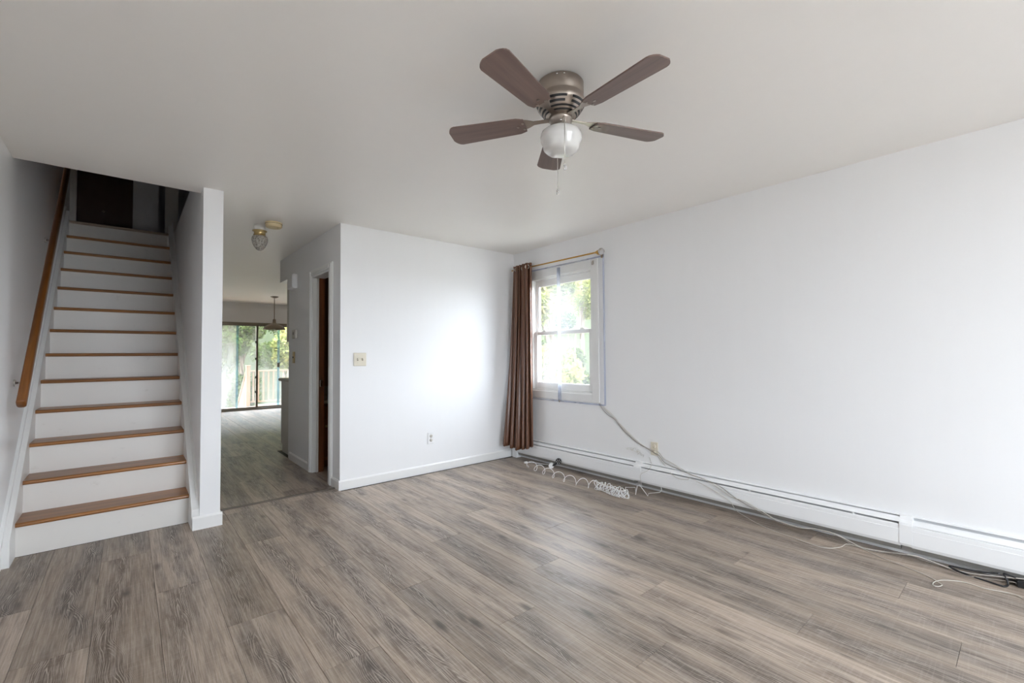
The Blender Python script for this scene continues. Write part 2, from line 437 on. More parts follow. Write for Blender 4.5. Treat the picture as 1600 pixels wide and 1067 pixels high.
# stair wall: its end is the white pillar
struct('wall_stairs', MB().box(PX0, PX1, PY, YFAR, -0.2, 2.663), M['wall'], 'white wall between staircase and hallway')
# hallway wall with bathroom doorway
DY0, DY1, DZ = 4.345, 4.885, 2.032
w = MB()
w.box(XH, XH+0.115, YB+0.12, DY0, -0.2, H+0.1); w.box(XH, XH+0.115, DY1, 5.77, -0.2, H+0.1); w.box(XH, XH+0.115, DY0, DY1, DZ, H+0.1)
struct('wall_hallway', w, M['hall'], 'grey-white hallway wall with the bathroom doorway')
w = MB(); w.box(XH+0.115, FW, 5.65, 5.77, -0.2, H+0.1); w.box(XH, FW, 5.77, 6.20, 2.132, H+0.1)
struct('wall_kitchen', w, M['hall'], 'kitchen wall and the soffit over its cabinets')
w = MB(); w.box(XH+0.115, 2.9, YB+0.121, YB+0.14, -0.1, H+0.05); w.box(2.9, 3.0, YB+0.12, 5.65, -0.1, H+0.05); w.box(XH+0.116, 2.9, 5.63, 5.65, -0.1, H+0.05)
struct('wall_bathroom', w, M['brown_wall'], 'brown bathroom walls seen through the doorway')
w = MB(); w.box(FW, FW+0.12, 5.65, YFAR+0.12, -0.2, H+0.2)
struct('wall_dining', w, M['hall'], 'dining room side wall')
SLX0, SLX1, SLZ = 1.0, 3.45, 1.965
w = MB()
w.box(PX0, SLX0, YFAR, YFAR+0.13, -0.2, H+0.2); w.box(SLX1, FW+0.12, YFAR, YFAR+0.13, -0.2, H+0.2); w.box(SLX0, SLX1, YFAR, YFAR+0.13, SLZ, H+0.2)
w.box(SLX0, SLX1, YFAR, YFAR+0.13, -0.2, 0.0)
struct('wall_far', w, M['hall'], 'dining room far wall above the sliding glass door')
# ceiling, leaving the stairwell open
w = MB()
w.box(XL-0.12, XR+0.13, YF-0.12, 3.975, H, 2.66); w.box(PX0+0.06, FW+0.12, 3.975, YFAR+0.13, H, 2.66)
struct('ceiling', w, M['ceiling'], 'off-white painted ceiling')

# floor: dark underlayment and individual vinyl planks
floor = struct('floor', MB().box(XL-0.12, FW+0.12, YF-0.12, YFAR+0.13, -0.25, -0.006), M['concrete'], 'grey oak vinyl plank floor')
PW, PL, GAP = 0.228, 1.52, 0.0012
_cache = {}
random.seed(11)
def plank(x0, x1, y0, y1):
    wd, ln = round(x1-x0-GAP, 4), round(y1-y0-GAP, 4)
    if wd < 0.006 or ln < 0.02: return
    key = (wd, ln)
    if key not in _cache:
        me = MB(); c = 0.0008
        a, b = wd/2, ln/2
        me.add([(-a, -b, -0.006), (a, -b, -0.006), (a, b, -0.006), (-a, b, -0.006), (-a, -b, -c), (a, -b, -c), (a, b, -c), (-a, b, -c),
                (-a+c, -b+c, 0), (a-c, -b+c, 0), (a-c, b-c, 0), (-a+c, b-c, 0)],
               [(0, 3, 2, 1), (0, 1, 5, 4), (1, 2, 6, 5), (2, 3, 7, 6), (3, 0, 4, 7), (4, 5, 9, 8), (5, 6, 10, 9), (6, 7, 11, 10), (7, 4, 8, 11), (8, 9, 10, 11)])
        m = me.mesh('plank'); m.materials.append(M['plank']); _cache[key] = m
    o = bpy.data.objects.new('plank', _cache[key]); COL.objects.link(o); o.parent = floor
    o.location = ((x0+x1)/2, (y0+y1)/2, 0)
def lay(xa, xb, ya, yb, phase):
    n0 = math.floor((xa-0.35)/PW)
    k = n0
    while 0.35+k*PW < xb:
        x0 = max(0.35+k*PW, xa); x1 = min(0.35+(k+1)*PW, xb)
        off = (phase + (k*0.618) % 1.0*PL + random.uniform(-.08, .08)) % PL
        y = ya-PL+off
        while y < yb:
            y0, y1 = max(y, ya), min(y+PL, yb)
            if y1-y0 > 0.03: plank(x0, x1, y0, y1)
            y += PL
        k += 1
STRIP_Y = 4.165
lay(XL, XR, YF, Y1+0.02, 0.3)                       # room
lay(PX1, XH, Y1+0.02, STRIP_Y, 0.9)                 # sliver up to the strip
lay(PX1, XH, STRIP_Y, 6.30, 0.5)                    # hallway
lay(PX1, 3.2, 6.30, YFAR, 1.1)                      # dining room
lay(XH, 2.6, 4.36, 5.3, 0.2)                        # bathroom
m = MB(); m.prism([(STRIP_Y-0.022, 0), (STRIP_Y+0.022, 0), (STRIP_Y+0.013, 0.008), (STRIP_Y-0.013, 0.008)], 0, PX1, XH)
tag(struct('trim_1', m, M['strip']), 'dark floor transition strip across the hallway opening')

# baseboards: board with a bevelled top
def base_prof(t=0.013, h=0.085): return [(0, 0), (t, 0), (t, h-0.012), (t*0.35, h), (0, h)]
def baseboard_x(name, x0, x1, yw, sgn, label, h=0.085):
    """runs along X on a wall face y=yw, sticking out in direction sgn"""
    m = MB(); P = [(yw+sgn*t, z) for t, z in base_prof(h=h)]
    m.prism(P if sgn > 0 else P[::-1], 0, x0, x1); return struct(name, m, M['trim'], label)
def baseboard_y(name, y0, y1, xw, sgn, label, h=0.085):
    m = MB(); P = [(z, xw+sgn*t) for t, z in base_prof(h=h)]
    m.prism(P if sgn > 0 else P[::-1], 1, y0, y1); return struct(name, m, M['trim'], label)
baseboard_x('baseboard_back', XH-0.013, XR, YB, -1, 'white baseboard along the back wall')
baseboard_y('baseboard_hallway', YB, DY0-0.09, XH, -1, 'short white baseboard at the hallway corner')
baseboard_y('baseboard_hallway_far', DY1+0.09, 5.69, XH, -1, 'white baseboard in the hallway past the bathroom door')
baseboard_y('baseboard_left', YF, 3.84, XL, 1, 'white baseboard along the left wall')
baseboard_x('baseboard_stair_end', 0.350, PX1+0.013, PY, -1, 'white baseboard around the foot of the stair wall', h=0.092)
baseboard_y('baseboard_stair_side', PY, YFAR, PX1, 1, 'white baseboard on the hallway side of the stair wall', h=0.092)
baseboard_x('baseboard_front', XL, XR-0.1, YF, 1, 'white baseboard under the front window')

# ------------------------------------------------------------------ staircase
st = empty('staircase', (0, Y1, 0))
tag(st, 'straight staircase with brown oak treads and white risers beside the left wall', 'staircase')
def under(o, root): o.parent = root; o.matrix_parent_inverse = Matrix.Translation(root.location).inverted(); return o
NOS = 0.028; TT = 0.026
def tread_mesh(wide, deep):
    m = MB(); r = TT/2; prof = []
    for k in range(9):
        a = math.pi/2 + math.pi*k/8
        prof.append((r + r*math.cos(a), -r + r*math.sin(a)))
    prof += [(deep, -TT), (deep, 0)]
    m.prism(prof, 0, -wide/2, wide/2); return m
tm = tread_mesh(SX1-SX0+0.006, RUN+NOS); 
tread_me = tm.mesh('tread'); tread_me.materials.append(M['tread'])
rm = MB(); rm.box(-(SX1-SX0)/2-0.003, (SX1-SX0)/2+0.003, 0, 0.018, 0, RISE-TT); riser_me = rm.mesh('riser'); riser_me.materials.append(M['riser'])
xc = (SX0+SX1)/2
for i in range(13):
    o = bpy.data.objects.new('riser', riser_me); COL.objects.link(o); o.location = (xc, Y1+NOS+i*RUN, i*RISE); under(o, st)
    if i < 12:
        o = bpy.data.objects.new('tread', tread_me); COL.objects.link(o); o.location = (xc, Y1+i*RUN, (i+1)*RISE); under(o, st)
def nose(y): return RISE + (RISE/RUN)*(y-Y1)
def skirt(x0, x1, ya, name):
    m = MB(); yt = 6.735; top = 0.085
    P = [(ya, 0.0), (Y1+NOS+0.02, 0.0), (yt, nose(yt)-0.32), (yt, nose(yt)+top), (ya, max(nose(ya)+top, 0.10))]
    m.prism(P, 0, x0, x1); o = m.build(name, M['trim']); under(o, st); return o
s1 = skirt(XL, SX0, 3.855, 'stringer'); s2 = skirt(SX1, PX0, 3.835, 'stringer')
# bead moulding on top of the left stringer
for (xa, xb, ya) in ((XL, XL+0.016, 3.80), (PX0-0.014, PX0, 3.90)):
    m = MB(); yt = 6.735
    P = [(ya, nose(ya)+0.085), (yt, nose(yt)+0.085), (yt, nose(yt)+0.125), (ya, nose(ya)+0.125)]
    m.prism(P, 0, xa, xb); o = m.build('moulding', M['trim']); under(o, st)
YT = Y1+12*RUN
m = tread_mesh(SX1-SX0+0.006, 0.10); o = m.build('landing_nosing', simple('landing_nosing_wood', (0.42, 0.33, 0.25), 0.45), None, (xc, YT, ZUP)); under(o, st)

# handrail
RX = -0.486
def railp(y): return (RX, y, 0.923+0.963*(y-3.975))
hr = empty('handrail', railp(3.975)); tag(hr, 'brown wooden handrail on the left wall above the stairs', 'handrail')
m = MB(); ang = math.atan(0.963); L = (6.75-3.96)/math.cos(ang)
w2, h2 = 0.022, 0.032; prof = []
for k in range(20):
    a = 2*math.pi*k/20; cx_, sz_ = math.cos(a), math.sin(a)
    prof.append((w2*math.copysign(abs(cx_)**0.6, cx_), h2*math.copysign(abs(sz_)**0.6, sz_)))
V = []; F = []
for j, (yy, sc) in enumerate(((0.0, 0.86), (0.006, 1.0), (L, 1.0))):
    for x_, z_ in prof: V.append((x_*sc, yy, z_*sc))
for j in range(2):
    for k in range(20): F.append((j*20+k, j*20+(k+1) % 20, (j+1)*20+(k+1) % 20, (j+1)*20+k))
F.append(tuple(range(20))[::-1]); F.append(tuple(40+k for k in range(20)))
m.add(V, F, True); o = m.build('rail', M['rail'], hr); o.rotation_euler = (ang, 0, 0)
for yb in (4.18, 5.37, 6.45):
    p = railp(yb); m = MB()
    dy, dz = 0.0, -0.065
    m.disc((XL+0.004-hr.location.x, yb-hr.location.y, p[2]+dz-hr.location.z-0.01), (1, 0, 0), 0.022, 0.008, 16)
    base = Vector((XL-hr.location.x, yb-hr.location.y, p[2]+dz-hr.location.z-0.01)); endp = Vector((0, yb-hr.location.y, p[2]-hr.location.z-0.030))
    m.tube([base, base+Vector((0.035, 0, 0)), base+Vector((0.052, 0, 0.012)), endp], 0.007, 10)
    m.box(endp.x-0.010, endp.x+0.010, endp.y-0.022, endp.y+0.022, endp.z-0.004, endp.z+0.006)
    m.build('bracket', M['chrome'], hr)

# ------------------------------------------------------------------ upstairs landing (dark)
YLW = 7.30
struct('floor_landing', MB().box(XL, FW, YT+0.03, 9.0, 2.66, ZUP), M['landing_wall'], 'upstairs landing floor')
w = MB()
w.box(XL, -0.49, YLW, YLW+0.1, ZUP, 5.0); w.box(0.02, 0.268, YLW, YLW+0.1, ZUP, 5.0); w.box(1.10, FW, YLW, YLW+0.1, ZUP, 5.0)
w.box(-0.49, 0.02, YLW, YLW+0.1, ZUP+2.03, 5.0); w.box(0.268, 1.10, YLW, YLW+0.1, ZUP+2.03, 5.0)
w.box(XL-0.12, FW, 9.0, 9.1, 2.66, 5.0); w.box(FW, FW+0.1, 3.9, 9.1, 2.66, 5.0); w.box(XL-0.12, FW, 3.88, 3.975, 2.66, 5.0)
w.box(0.10, 0.16, YLW+0.1, 9.0, ZUP, 5.0)
struct('wall_landing', w, M['landing_wall'], 'upstairs landing wall with two doorways')
struct('ceiling_landing', MB().box(XL-0.12, FW+0.1, 3.88, 9.1, 5.0, 5.2), M['landing_wall'], 'ceiling above the upstairs landing')
d2 = empty('door_2', (-0.235, YLW+0.05, ZUP)); tag(d2, 'dark brown flush door on the upstairs landing', kind='structure')
MB().box(-0.253, 0.253, -0.03, 0.01, 0.005, 2.02).build('door_slab', M['door_brown'], d2)
m = MB(); m.lathe([(0.0, -0.02), (0.010, -0.018), (0.014, -0.010), (0.012, 0.0), (0.006, 0.006), (0.006, 0.03)], n=20)
o = m.build('door_knob', M['lamp_metal'], d2, (-0.016, -0.055, 0.285)); o.rotation_euler = (math.radians(-90), 0, 0)
d3 = empty('door_3', (0.34, YLW+0.03, ZUP)); tag(d3, 'pale beige door standing ajar on the upstairs landing', kind='structure')
o = MB().box(0.0, 0.135, 0.0, 0.04, 0.005, 2.02).build('door_slab', M['landing_trim'], d3)
tr = MB(); tr.box(XL, -0.49, YLW-0.015, YLW, ZUP, ZUP+2.08); tr.box(-0.49, 0.02, YLW-0.015, YLW, ZUP+2.03, ZUP+2.08)
struct('trim_2', tr, M['landing_trim'], 'pale casing around the dark upstairs door')

# ------------------------------------------------------------------ bathroom doorway
d1 = empty('door_1', (XH, (DY0+DY1)/2, 0)); tag(d1, 'bathroom doorway with white casing and brown wooden inner jamb', kind='structure')
def part(mb, name, mat, root): o = mb.build(name, mat); under(o, root); return o
for (ya, yb, za, zb) in ((DY0-0.09, DY0, 0, DZ+0.058), (DY1, DY1+0.09, 0, DZ+0.058), (DY0, DY1, DZ, DZ+0.058)):
    m = MB(); m.cbox(XH-0.014, XH, ya, yb, za, zb, 0.004)
    if zb-za > 1:
        m.cbox(XH-0.020, XH-0.013, (ya+yb)/2-0.03, (ya+yb)/2+0.008, za, zb-0.012, 0.003)
    else: m.cbox(XH-0.020, XH-0.013, ya, yb, za+0.018, zb-0.012, 0.003)
    part(m, 'casing', M['trim'], d1)
for (ya, yb, za, zb) in ((DY0, DY0+0.016, 0, DZ), (DY1-0.016, DY1, 0, DZ), (DY0, DY1, DZ-0.016, DZ)):
    part(MB().box(XH, XH+0.115, ya, yb, za, zb), 'jamb', M['trim'], d1)
part(MB().box(XH+0.040, XH+0.060, DY1-0.030, DY1-0.016, 0, DZ-0.016), 'door_stop', M['trim'], d1)
part(MB().box(XH+0.060, XH+0.113, DY1-0.034, DY1-0.016, 0, DZ-0.016), 'inner_jamb', M['cherry'], d1)
m = MB(); m.cbox(XH+0.070, XH+0.100, DY1-0.040, DY1-0.034, 0.88, 0.95, 0.002); part(m, 'strike_plate', M['chrome'], d1)
part(MB().box(XH+0.14, XH+0.66, DY0+0.01, DY0+0.045, 0.01, DZ-0.02), 'door_slab', M['cherry'], d1)

# bathroom vanity
vn = empty('bathroom_vanity', (1.95, 5.2, 0)); tag(vn, 'dark wood vanity cabinet with pale top inside the bathroom', 'vanity')
part(MB().cbox(1.57, 2.4, 4.985, 5.62, 0.08, 0.69, 0.004), 'cabinet_body', M['cherry'], vn)
part(MB().box(1.60, 2.4, 5.05, 5.62, 0, 0.08), 'toe_kick', M['cherry'], vn)
for xa in (1.585, 1.86, 2.13):
    m = MB(); m.cbox(xa, xa+0.25, 4.965, 4.985, 0.12, 0.52, 0.006); m.cbox(xa+0.05, xa+0.20, 4.958, 4.968, 0.17, 0.47, 0.006); dr = part(m, 'cabinet_door', M['cherry'], vn)
    m = MB(); m.lathe([(0, 0), (0.012, 0.003), (0.013, 0.012), (0.006, 0.02), (0.006, 0.028)], n=14)
    k = m.build('knob', M['brass'], dr, (xa+0.03, 4.937, 0.45)); k.rotation_euler = (math.radians(-90), 0, 0)
    m = MB(); m.cbox(xa, xa+0.25, 4.965, 4.985, 0.54, 0.665, 0.006); part(m, 'drawer_front', M['cherry'], vn)
part(MB().cbox(1.567, 2.43, 4.95, 5.62, 0.69, 0.725, 0.006), 'countertop', M['counter'], vn)
part(MB().cbox(1.567, 2.43, 5.60, 5.625, 0.725, 0.83, 0.004), 'backsplash', M['counter'], vn)

# ------------------------------------------------------------------ kitchen end
KX = 1.492
bc = empty('base_cabinet', (KX, 6.0, 0)); tag(bc, 'grey base cabinet end panel under the kitchen counter', 'cabinet')
part(MB().box(KX, 3.3, 5.772, 6.28, 0.10, 0.885), 'cabinet_body', M['cabinet'], bc)
part(MB().box(KX, 3.3, 5.772, 6.21, 0, 0.10), 'toe_kick', M['cabinet'], bc)
for k in range(4):
    part(MB().cbox(KX+0.02+k*0.44, KX+0.44+k*0.44, 6.28, 6.298, 0.13, 0.70, 0.004), 'cabinet_door', M['cabinet'], bc)
    part(MB().cbox(KX+0.02+k*0.44, KX+0.44+k*0.44, 6.28, 6.298, 0.72, 0.87, 0.004), 'drawer_front', M['cabinet'], bc)
tag(MB().cbox(KX-0.028, 3.3, 5.772, 6.315, 0.886, 0.924, 0.006).build('countertop', M['counter']), 'beige laminate kitchen countertop on the base cabinet', 'countertop')
uc = empty('kitchen_cabinet', (KX, 6.0, 1.38)); tag(uc, 'grey upper kitchen cabinet hanging below the soffit', 'cabinet')
part(MB().box(KX+0.006, 3.3, 5.772, 6.06, 1.38, 2.131), 'cabinet_body', M['cabinet'], uc)
for k in range(4): part(MB().cbox(KX+0.02+k*0.44, KX+0.44+k*0.44, 6.06, 6.078, 1.39, 2.12, 0.004), 'cabinet_door', M['cabinet'], uc)


# ------------------------------------------------------------------ side window
w1 = empty('window_1', (XR, (WY0+WY1)/2, WZ0)); tag(w1, 'white double-hung window beside the brown curtain', kind='structure')
CF = XR-0.014
for (ya, yb, za, zb) in ((WY0-0.088, WY0, WZ0-0.085, WZ1+0.09), (WY1, WY1+0.055, WZ0-0.085, WZ1+0.09), (WY0, WY1, WZ1, WZ1+0.09), (WY0, WY1, WZ0-0.085, WZ0-0.004)):
    m = MB(); m.cbox(CF, XR+0.002, ya, yb, za, zb, 0.004); part(m, 'casing', M['trim'], w1)
for (ya, yb, za, zb) in ((WY0-0.001, WY0+0.012, WZ0, WZ1), (WY1-0.012, WY1+0.001, WZ0, WZ1), (WY0, WY1, WZ1-0.012, WZ1+0.001), (WY0, WY1, WZ0-0.004, WZ0+0.012)):
    m = MB(); m.box(XR-0.004, XR+0.132, ya, yb, za, zb); part(m, 'jamb', M['trim'], w1)
def sash(x0, x1, y0, y1, z0, z1, st_w, bot, top, name):
    m = MB()
    m.cbox(x0, x1, y0, y0+st_w, z0, z1, 0.004); m.cbox(x0, x1, y1-st_w, y1, z0, z1, 0.004)
    m.cbox(x0+.001, x1-.001, y0+st_w, y1-st_w, z0, z0+bot, 0.003); m.cbox(x0+.001, x1-.001, y0+st_w, y1-st_w, z1-top, z1, 0.003)
    s = part(m, name, M['trim'], w1)
    xm = (x0+x1)/2
    g = MB().box(xm-0.002, xm+0.002, y0+st_w-0.004, y1-st_w+0.004, z0+bot-0.004, z1-top+0.004).build('pane', M['glass']); g.parent = s
    return s
YA, YBs = WY0+0.013, WY1-0.013
ls = sash(XR+0.022, XR+0.052, YA, YBs, WZ0+0.013, 1.458, 0.048, 0.075, 0.040, 'lower_sash')
us = sash(XR+0.054, XR+0.084, YA, YBs, 1.418, WZ1-0.013, 0.048, 0.040, 0.075, 'upper_sash')
for yl in (3.58, 3.02):
    m = MB(); m.cbox(XR+0.020, XR+0.050, yl-0.03, yl+0.03, 1.458, 1.468, 0.003); m.cbox(XR+0.025, XR+0.042, yl-0.012, yl+0.025, 1.466, 1.478, 0.003)
    part(m, 'sash_lock', M['beige_plastic'], w1)
m = MB(); m.tube(smooth_path([(CF, 2.838, 2.125), (CF-0.014, 2.838, 2.122), (CF-0.022, 2.838, 2.108), (CF-0.016, 2.838, 2.092), (CF-0.008, 2.838, 2.096)], 4), 0.004, 8); m.cbox(CF-0.003, CF+0.001, 2.830, 2.846, 2.095, 2.135, 0.001)
tag(m.build('curtain_hook', M['nickel']), 'small dark metal hook on the upper corner of the window casing', 'hook')

# clear plastic insulating film in channels over the window
fk = empty('window_film', (CF, 3.3, 0.70)); tag(fk, 'clear plastic insulating film with channels covering the window', 'window film')
FX = CF-0.007
for (ya, yb, za, zb) in ((2.700, 2.716, 0.70, 2.19), (3.287, 3.330, 0.695, 2.135), (3.765, 3.781, 0.70, 2.165)):
    m = MB(); m.cbox(FX-0.004, CF, ya, yb, za, zb, 0.002); part(m, 'channel', M['clear_strip'], fk)
for (za, zb) in ((0.695, 0.709), (2.150, 2.164)):
    m = MB(); m.cbox(FX-0.003, CF, 2.716, 3.765, za, zb, 0.002); part(m, 'channel', M['clear_strip'], fk)
for (ya, yb) in ((2.716, 3.287), (3.330, 3.765)):
    part(MB().box(FX, FX+0.0006, ya, yb, 0.709, 2.15), 'film_sheet', M['film'], fk)
m = MB(); m.cbox(FX-0.010, FX-0.003, 3.300, 3.316, 0.690, 0.712, 0.002); part(m, 'channel_clip', M['lamp_metal'], fk)

# ------------------------------------------------------------------ front window behind the camera
w2 = empty('window_2', ((YFW[0]+YFW[1])/2, YF, YFW[2])); tag(w2, 'large front window lighting the room', kind='structure')
a, b, c, d = YFW
for (xa, xb, za, zb) in ((a-0.09, a, c-0.09, d+0.09), (b, b+0.09, c-0.09, d+0.09), (a, b, d, d+0.09), (a, b, c-0.09, c)):
    part(MB().cbox(xa, xb, YF, YF+0.014, za, zb, 0.004), 'casing', M['trim'], w2)
for (xa, xb, za, zb) in ((a, a+0.05, c, d), (b-0.05, b, c, d), (a+0.05, b-0.05, d-0.05, d), (a+0.05, b-0.05, c, c+0.05), ((a+b)/2-0.025, (a+b)/2+0.025, c+0.05, d-0.05)):
    part(MB().box(xa, xb, YF-0.10, YF-0.05, za, zb), 'sash_bar', M['trim'], w2)
part(MB().box(a+0.05, b-0.05, YF-0.078, YF-0.074, c+0.05, d-0.05), 'pane', M['glass_clear'], w2)

# ------------------------------------------------------------------ curtain and rod
rod = empty('curtain_rod', (3.44, 3.35, 2.19)); tag(rod, 'thin golden curtain rod with a faceted glass ball end above the window', 'curtain rod')
part(MB().tube([(3.44, 4.0, 2.192), (3.44, 2.745, 2.187)], 0.0075, 12), 'rod', M['gold'], rod)
m = MB(); m.tube([(3.44, 2.76, 2.187), (3.44, 2.745, 2.187), (3.44, 2.722, 2.187), (3.44, 2.708, 2.187)], [0.0078, 0.011, 0.018, 0.020], 16); part(m, 'finial_collar', M['gold'], rod)
m = MB(); m.lathe([(0.0001, -0.034), (0.014, -0.031), (0.026, -0.021), (0.033, -0.006), (0.033, 0.006), (0.026, 0.021), (0.014, 0.031), (0.0001, 0.034)], (3.44, 2.680, 2.186), 12, smooth=False); part(m, 'finial', M['crystal'], rod)
for yb in (2.735, 3.97):
    m = MB(); m.tube([(3.526, yb, 2.172), (3.45, yb, 2.172), (3.44, yb, 2.180)], 0.005, 8); m.box(3.520, 3.526, yb-0.012, yb+0.012, 2.145, 2.20); part(m, 'bracket', M['gold'], rod)

cu = empty('curtain', (3.42, 3.82, 2.19)); tag(cu, 'brown satin grommet curtain gathered in the corner beside the window', 'curtain')
random.seed(4)
NS, NTV = 150, 46; V = []; F = []
ph = [random.uniform(-0.5, 0.5) for _ in range(8)]
for j in range(NTV+1):
    t = j/NTV
    tt = t**1.35
    A = Vector((3.463, 3.992)).lerp(Vector((3.262, 3.985)), tt); B = Vector((3.420, 3.652)).lerp(Vector((3.418, 3.640)), t)
    mid = Vector((3.435, 3.83)).lerp(Vector((3.335, 3.80)), tt)
    for i in range(NS+1):
        s_ = i/NS
        P = A*(1-s_)**2 + 2*s_*(1-s_)*(2*mid-0.5*(A+B)) + B*s_**2
        n = (B-A).normalized(); n = Vector((-n.y, n.x))
        amp = 0.032 + 0.010*t
        k = math.sin(2*math.pi*5.5*s_ + 0.6 + 0.5*math.sin(2*t+ph[0]+5*s_)*t) + 0.14*math.sin(2*math.pi*13*s_+2.0+3.0*t+ph[1])*(0.3+0.7*t) + 0.3*math.sin(2*math.pi*2.5*s_+4*t+ph[2])*t
        lat = 0.008*math.sin(2*math.pi*6.5*s_*2+ph[3])
        d_ = B-A; d_.normalize()
        q = P + n*amp*0.8*k + d_*lat
        z = 2.236 - t*(2.236-0.158) + 0.012*math.sin(7*s_+1)*t - 0.014*(1-abs(2*s_-1))*t + 0.004*k*t
        x = min(q.x, 3.444 if t > 0.85 else 3.505); y = min(q.y, 4.044)
        V.append((x, y, z))
for j in range(NTV):
    for i in range(NS):
        F.append((j*(NS+1)+i, j*(NS+1)+i+1, (j+1)*(NS+1)+i+1, (j+1)*(NS+1)+i))
m = MB(); m.add(V, F, True); o = m.build('fabric', M['satin']); under(o, cu)
sd = o.modifiers.new('thickness', 'SOLIDIFY'); sd.thickness = 0.002; sd.offset = 0
gm = MB()
ring = [(0.0, 0.022*math.cos(2*math.pi*k/24), 0.022*math.sin(2*math.pi*k/24)) for k in range(24)]
gm.tube(ring, 0.005, 8, closed=True); gme = gm.mesh('grommet'); gme.materials.append(M['chrome'])
for k, (x, y, a) in enumerate(((3.412, 3.70, 0.75), (3.44, 3.75, 2.3), (3.44, 3.80, 0.8), (3.44, 3.86, 2.3), (3.44, 3.91, 0.8), (3.44, 3.96, 2.3))):
    o = bpy.data.objects.new('grommet', gme); COL.objects.link(o); o.location = (x, y, 2.192); o.rotation_euler = (0, 0, a); under(o, cu)

# ------------------------------------------------------------------ baseboard heater along the right wall
def hx(d): return XR-d
ht = empty('baseboard_heater', (XR, 2.0, 0)); tag(ht, 'long white baseboard heater along the foot of the right wall', 'heater')
def strip_y(prof, ya, yb, name, mat):
    """prof: closed polygon of (depth from wall, z)"""
    P = [(z, hx(d)) for d, z in prof]
    m = MB(); m.prism(P, 1, ya, yb); return part(m, name, mat, ht)
secs = [(2.361, 3.955, 0.010, 0.008), (0.537, 2.295, 0.006, 0.010), (YF+0.02, 0.489, 0.013, 0.0015)]
for (ya, yb, g1, g2) in secs:
    strip_y([(0.001, 0.090), (0.005, 0.090), (0.005, 0.2255), (0.024, 0.2255), (0.026, 0.2270), (0.024, 0.2285), (0.001, 0.2315)], ya, yb, 'back_panel', M['heater'])
    strip_y([(0.0055, 0.032), (0.048, 0.032), (0.060, 0.066), (0.060, 0.150), (0.0055, 0.150)], ya+0.004, yb-0.004, 'fin_element', M['fins'])
    zr = 0.2255-g1; zf = 0.1875+g2
    strip_y([(0.028, zr), (0.030, zr+0.0012), (0.046, zr*0.5+zf*0.5+0.004), (0.060, zf+0.0030), (0.0625, zf), (0.060, zf), (0.045, zr*0.5+zf*0.5+0.0015)], ya, yb, 'damper', M['heater'])
    strip_y([(0.0605, 0.1875), (0.0670, 0.1865), (0.0690, 0.180), (0.0695, 0.160), (0.0715, 0.1585), (0.0735, 0.095), (0.0735, 0.080), (0.067, 0.062), (0.064, 0.064), (0.070, 0.081), (0.070, 0.095), (0.0655, 0.160), (0.0645, 0.180), (0.0605, 0.1850)], ya, yb, 'front_panel', M['heater'])
    y = ya+0.22
    while y < yb-0.1:
        strip_y([(0.056, 0.186), (0.0665, 0.186), (0.0635, zf+0.001), (0.056, zf+0.001)], y, y+0.010, 'damper_clip', M['heater']); y += 0.62
for (ya, yb) in ((2.290, 2.366), (0.484, 0.542)):
    strip_y([(0.001, 0.105), (0.068, 0.066), (0.0755, 0.081), (0.0755, 0.095), (0.0712, 0.185), (0.066, 0.198), (0.045, 0.212), (0.030, 0.2290), (0.001, 0.2320)], ya, yb, 'joint_cover', M['heater'])
strip_y([(0.001, 0.0), (0.076, 0.0), (0.076, 0.185), (0.066, 0.200), (0.030, 0.2290), (0.001, 0.232)], 3.953, 4.030, 'end_cap', M['heater'])

# ------------------------------------------------------------------ ceiling fan, at rest
FXc, FYc = 1.458, 1.351
fan = empty('ceiling_fan', (FXc, FYc, H)); tag(fan, 'brushed nickel hugger ceiling fan with wood blades and a white glass shade', 'ceiling fan')
def fpart(mb, name, mat, parent=None): return mb.build(name, mat, parent or fan)
hs = fpart(MB().lathe([(0.0, 0.0), (0.101, 0.0), (0.103, -0.004), (0.103, -0.050), (0.100, -0.058), (0.100, -0.064), (0.108, -0.080), (0.109, -0.094), (0.104, -0.104), (0.088, -0.128), (0.074, -0.142), (0.066, -0.150), (0.0, -0.150)], n=64), 'motor_housing', M['nickel'])
def cone_patch(z0, z1, r0, r1, a0, a1):
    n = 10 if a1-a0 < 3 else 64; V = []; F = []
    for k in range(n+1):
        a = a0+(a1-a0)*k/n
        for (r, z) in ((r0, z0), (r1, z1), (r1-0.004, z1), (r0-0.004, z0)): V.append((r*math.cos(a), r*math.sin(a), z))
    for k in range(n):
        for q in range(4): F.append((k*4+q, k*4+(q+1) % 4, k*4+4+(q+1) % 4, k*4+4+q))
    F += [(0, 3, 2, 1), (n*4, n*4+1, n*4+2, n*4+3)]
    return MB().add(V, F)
def rz(z):   # housing radius on the lower cone
    pts = [(-0.094, 0.109), (-0.104, 0.104), (-0.128, 0.088), (-0.142, 0.074), (-0.150, 0.066)]
    for (za, ra), (zb, rb) in zip(pts, pts[1:]):
        if zb <= z <= za: return ra+(rb-ra)*(z-za)/(zb-za)
    return 0.07
for row, (z0, z1) in enumerate(((-0.1005, -0.1085), (-0.1165, -0.1245))):  # solid black patches: the shade inside the vent openings put on as colour
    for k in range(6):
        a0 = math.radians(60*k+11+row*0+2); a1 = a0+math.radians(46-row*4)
        cone_patch(z0, z1, rz(z0)+0.0012, rz(z1)+0.0012, a0, a1).build('vent_shade', M['black'], fan)
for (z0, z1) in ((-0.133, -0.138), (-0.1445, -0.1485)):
    cone_patch(z0, z1, rz(z0)+0.0022, rz(z1)+0.0022, 0, 2*math.pi-0.001).build('vent_shade', M['black'], fan)
fpart(MB().lathe([(0.0, -0.150), (0.052, -0.150), (0.052, -0.168), (0.046, -0.170), (0.046, -0.204), (0.0, -0.204)], n=40), 'switch_housing', M['nickel'])
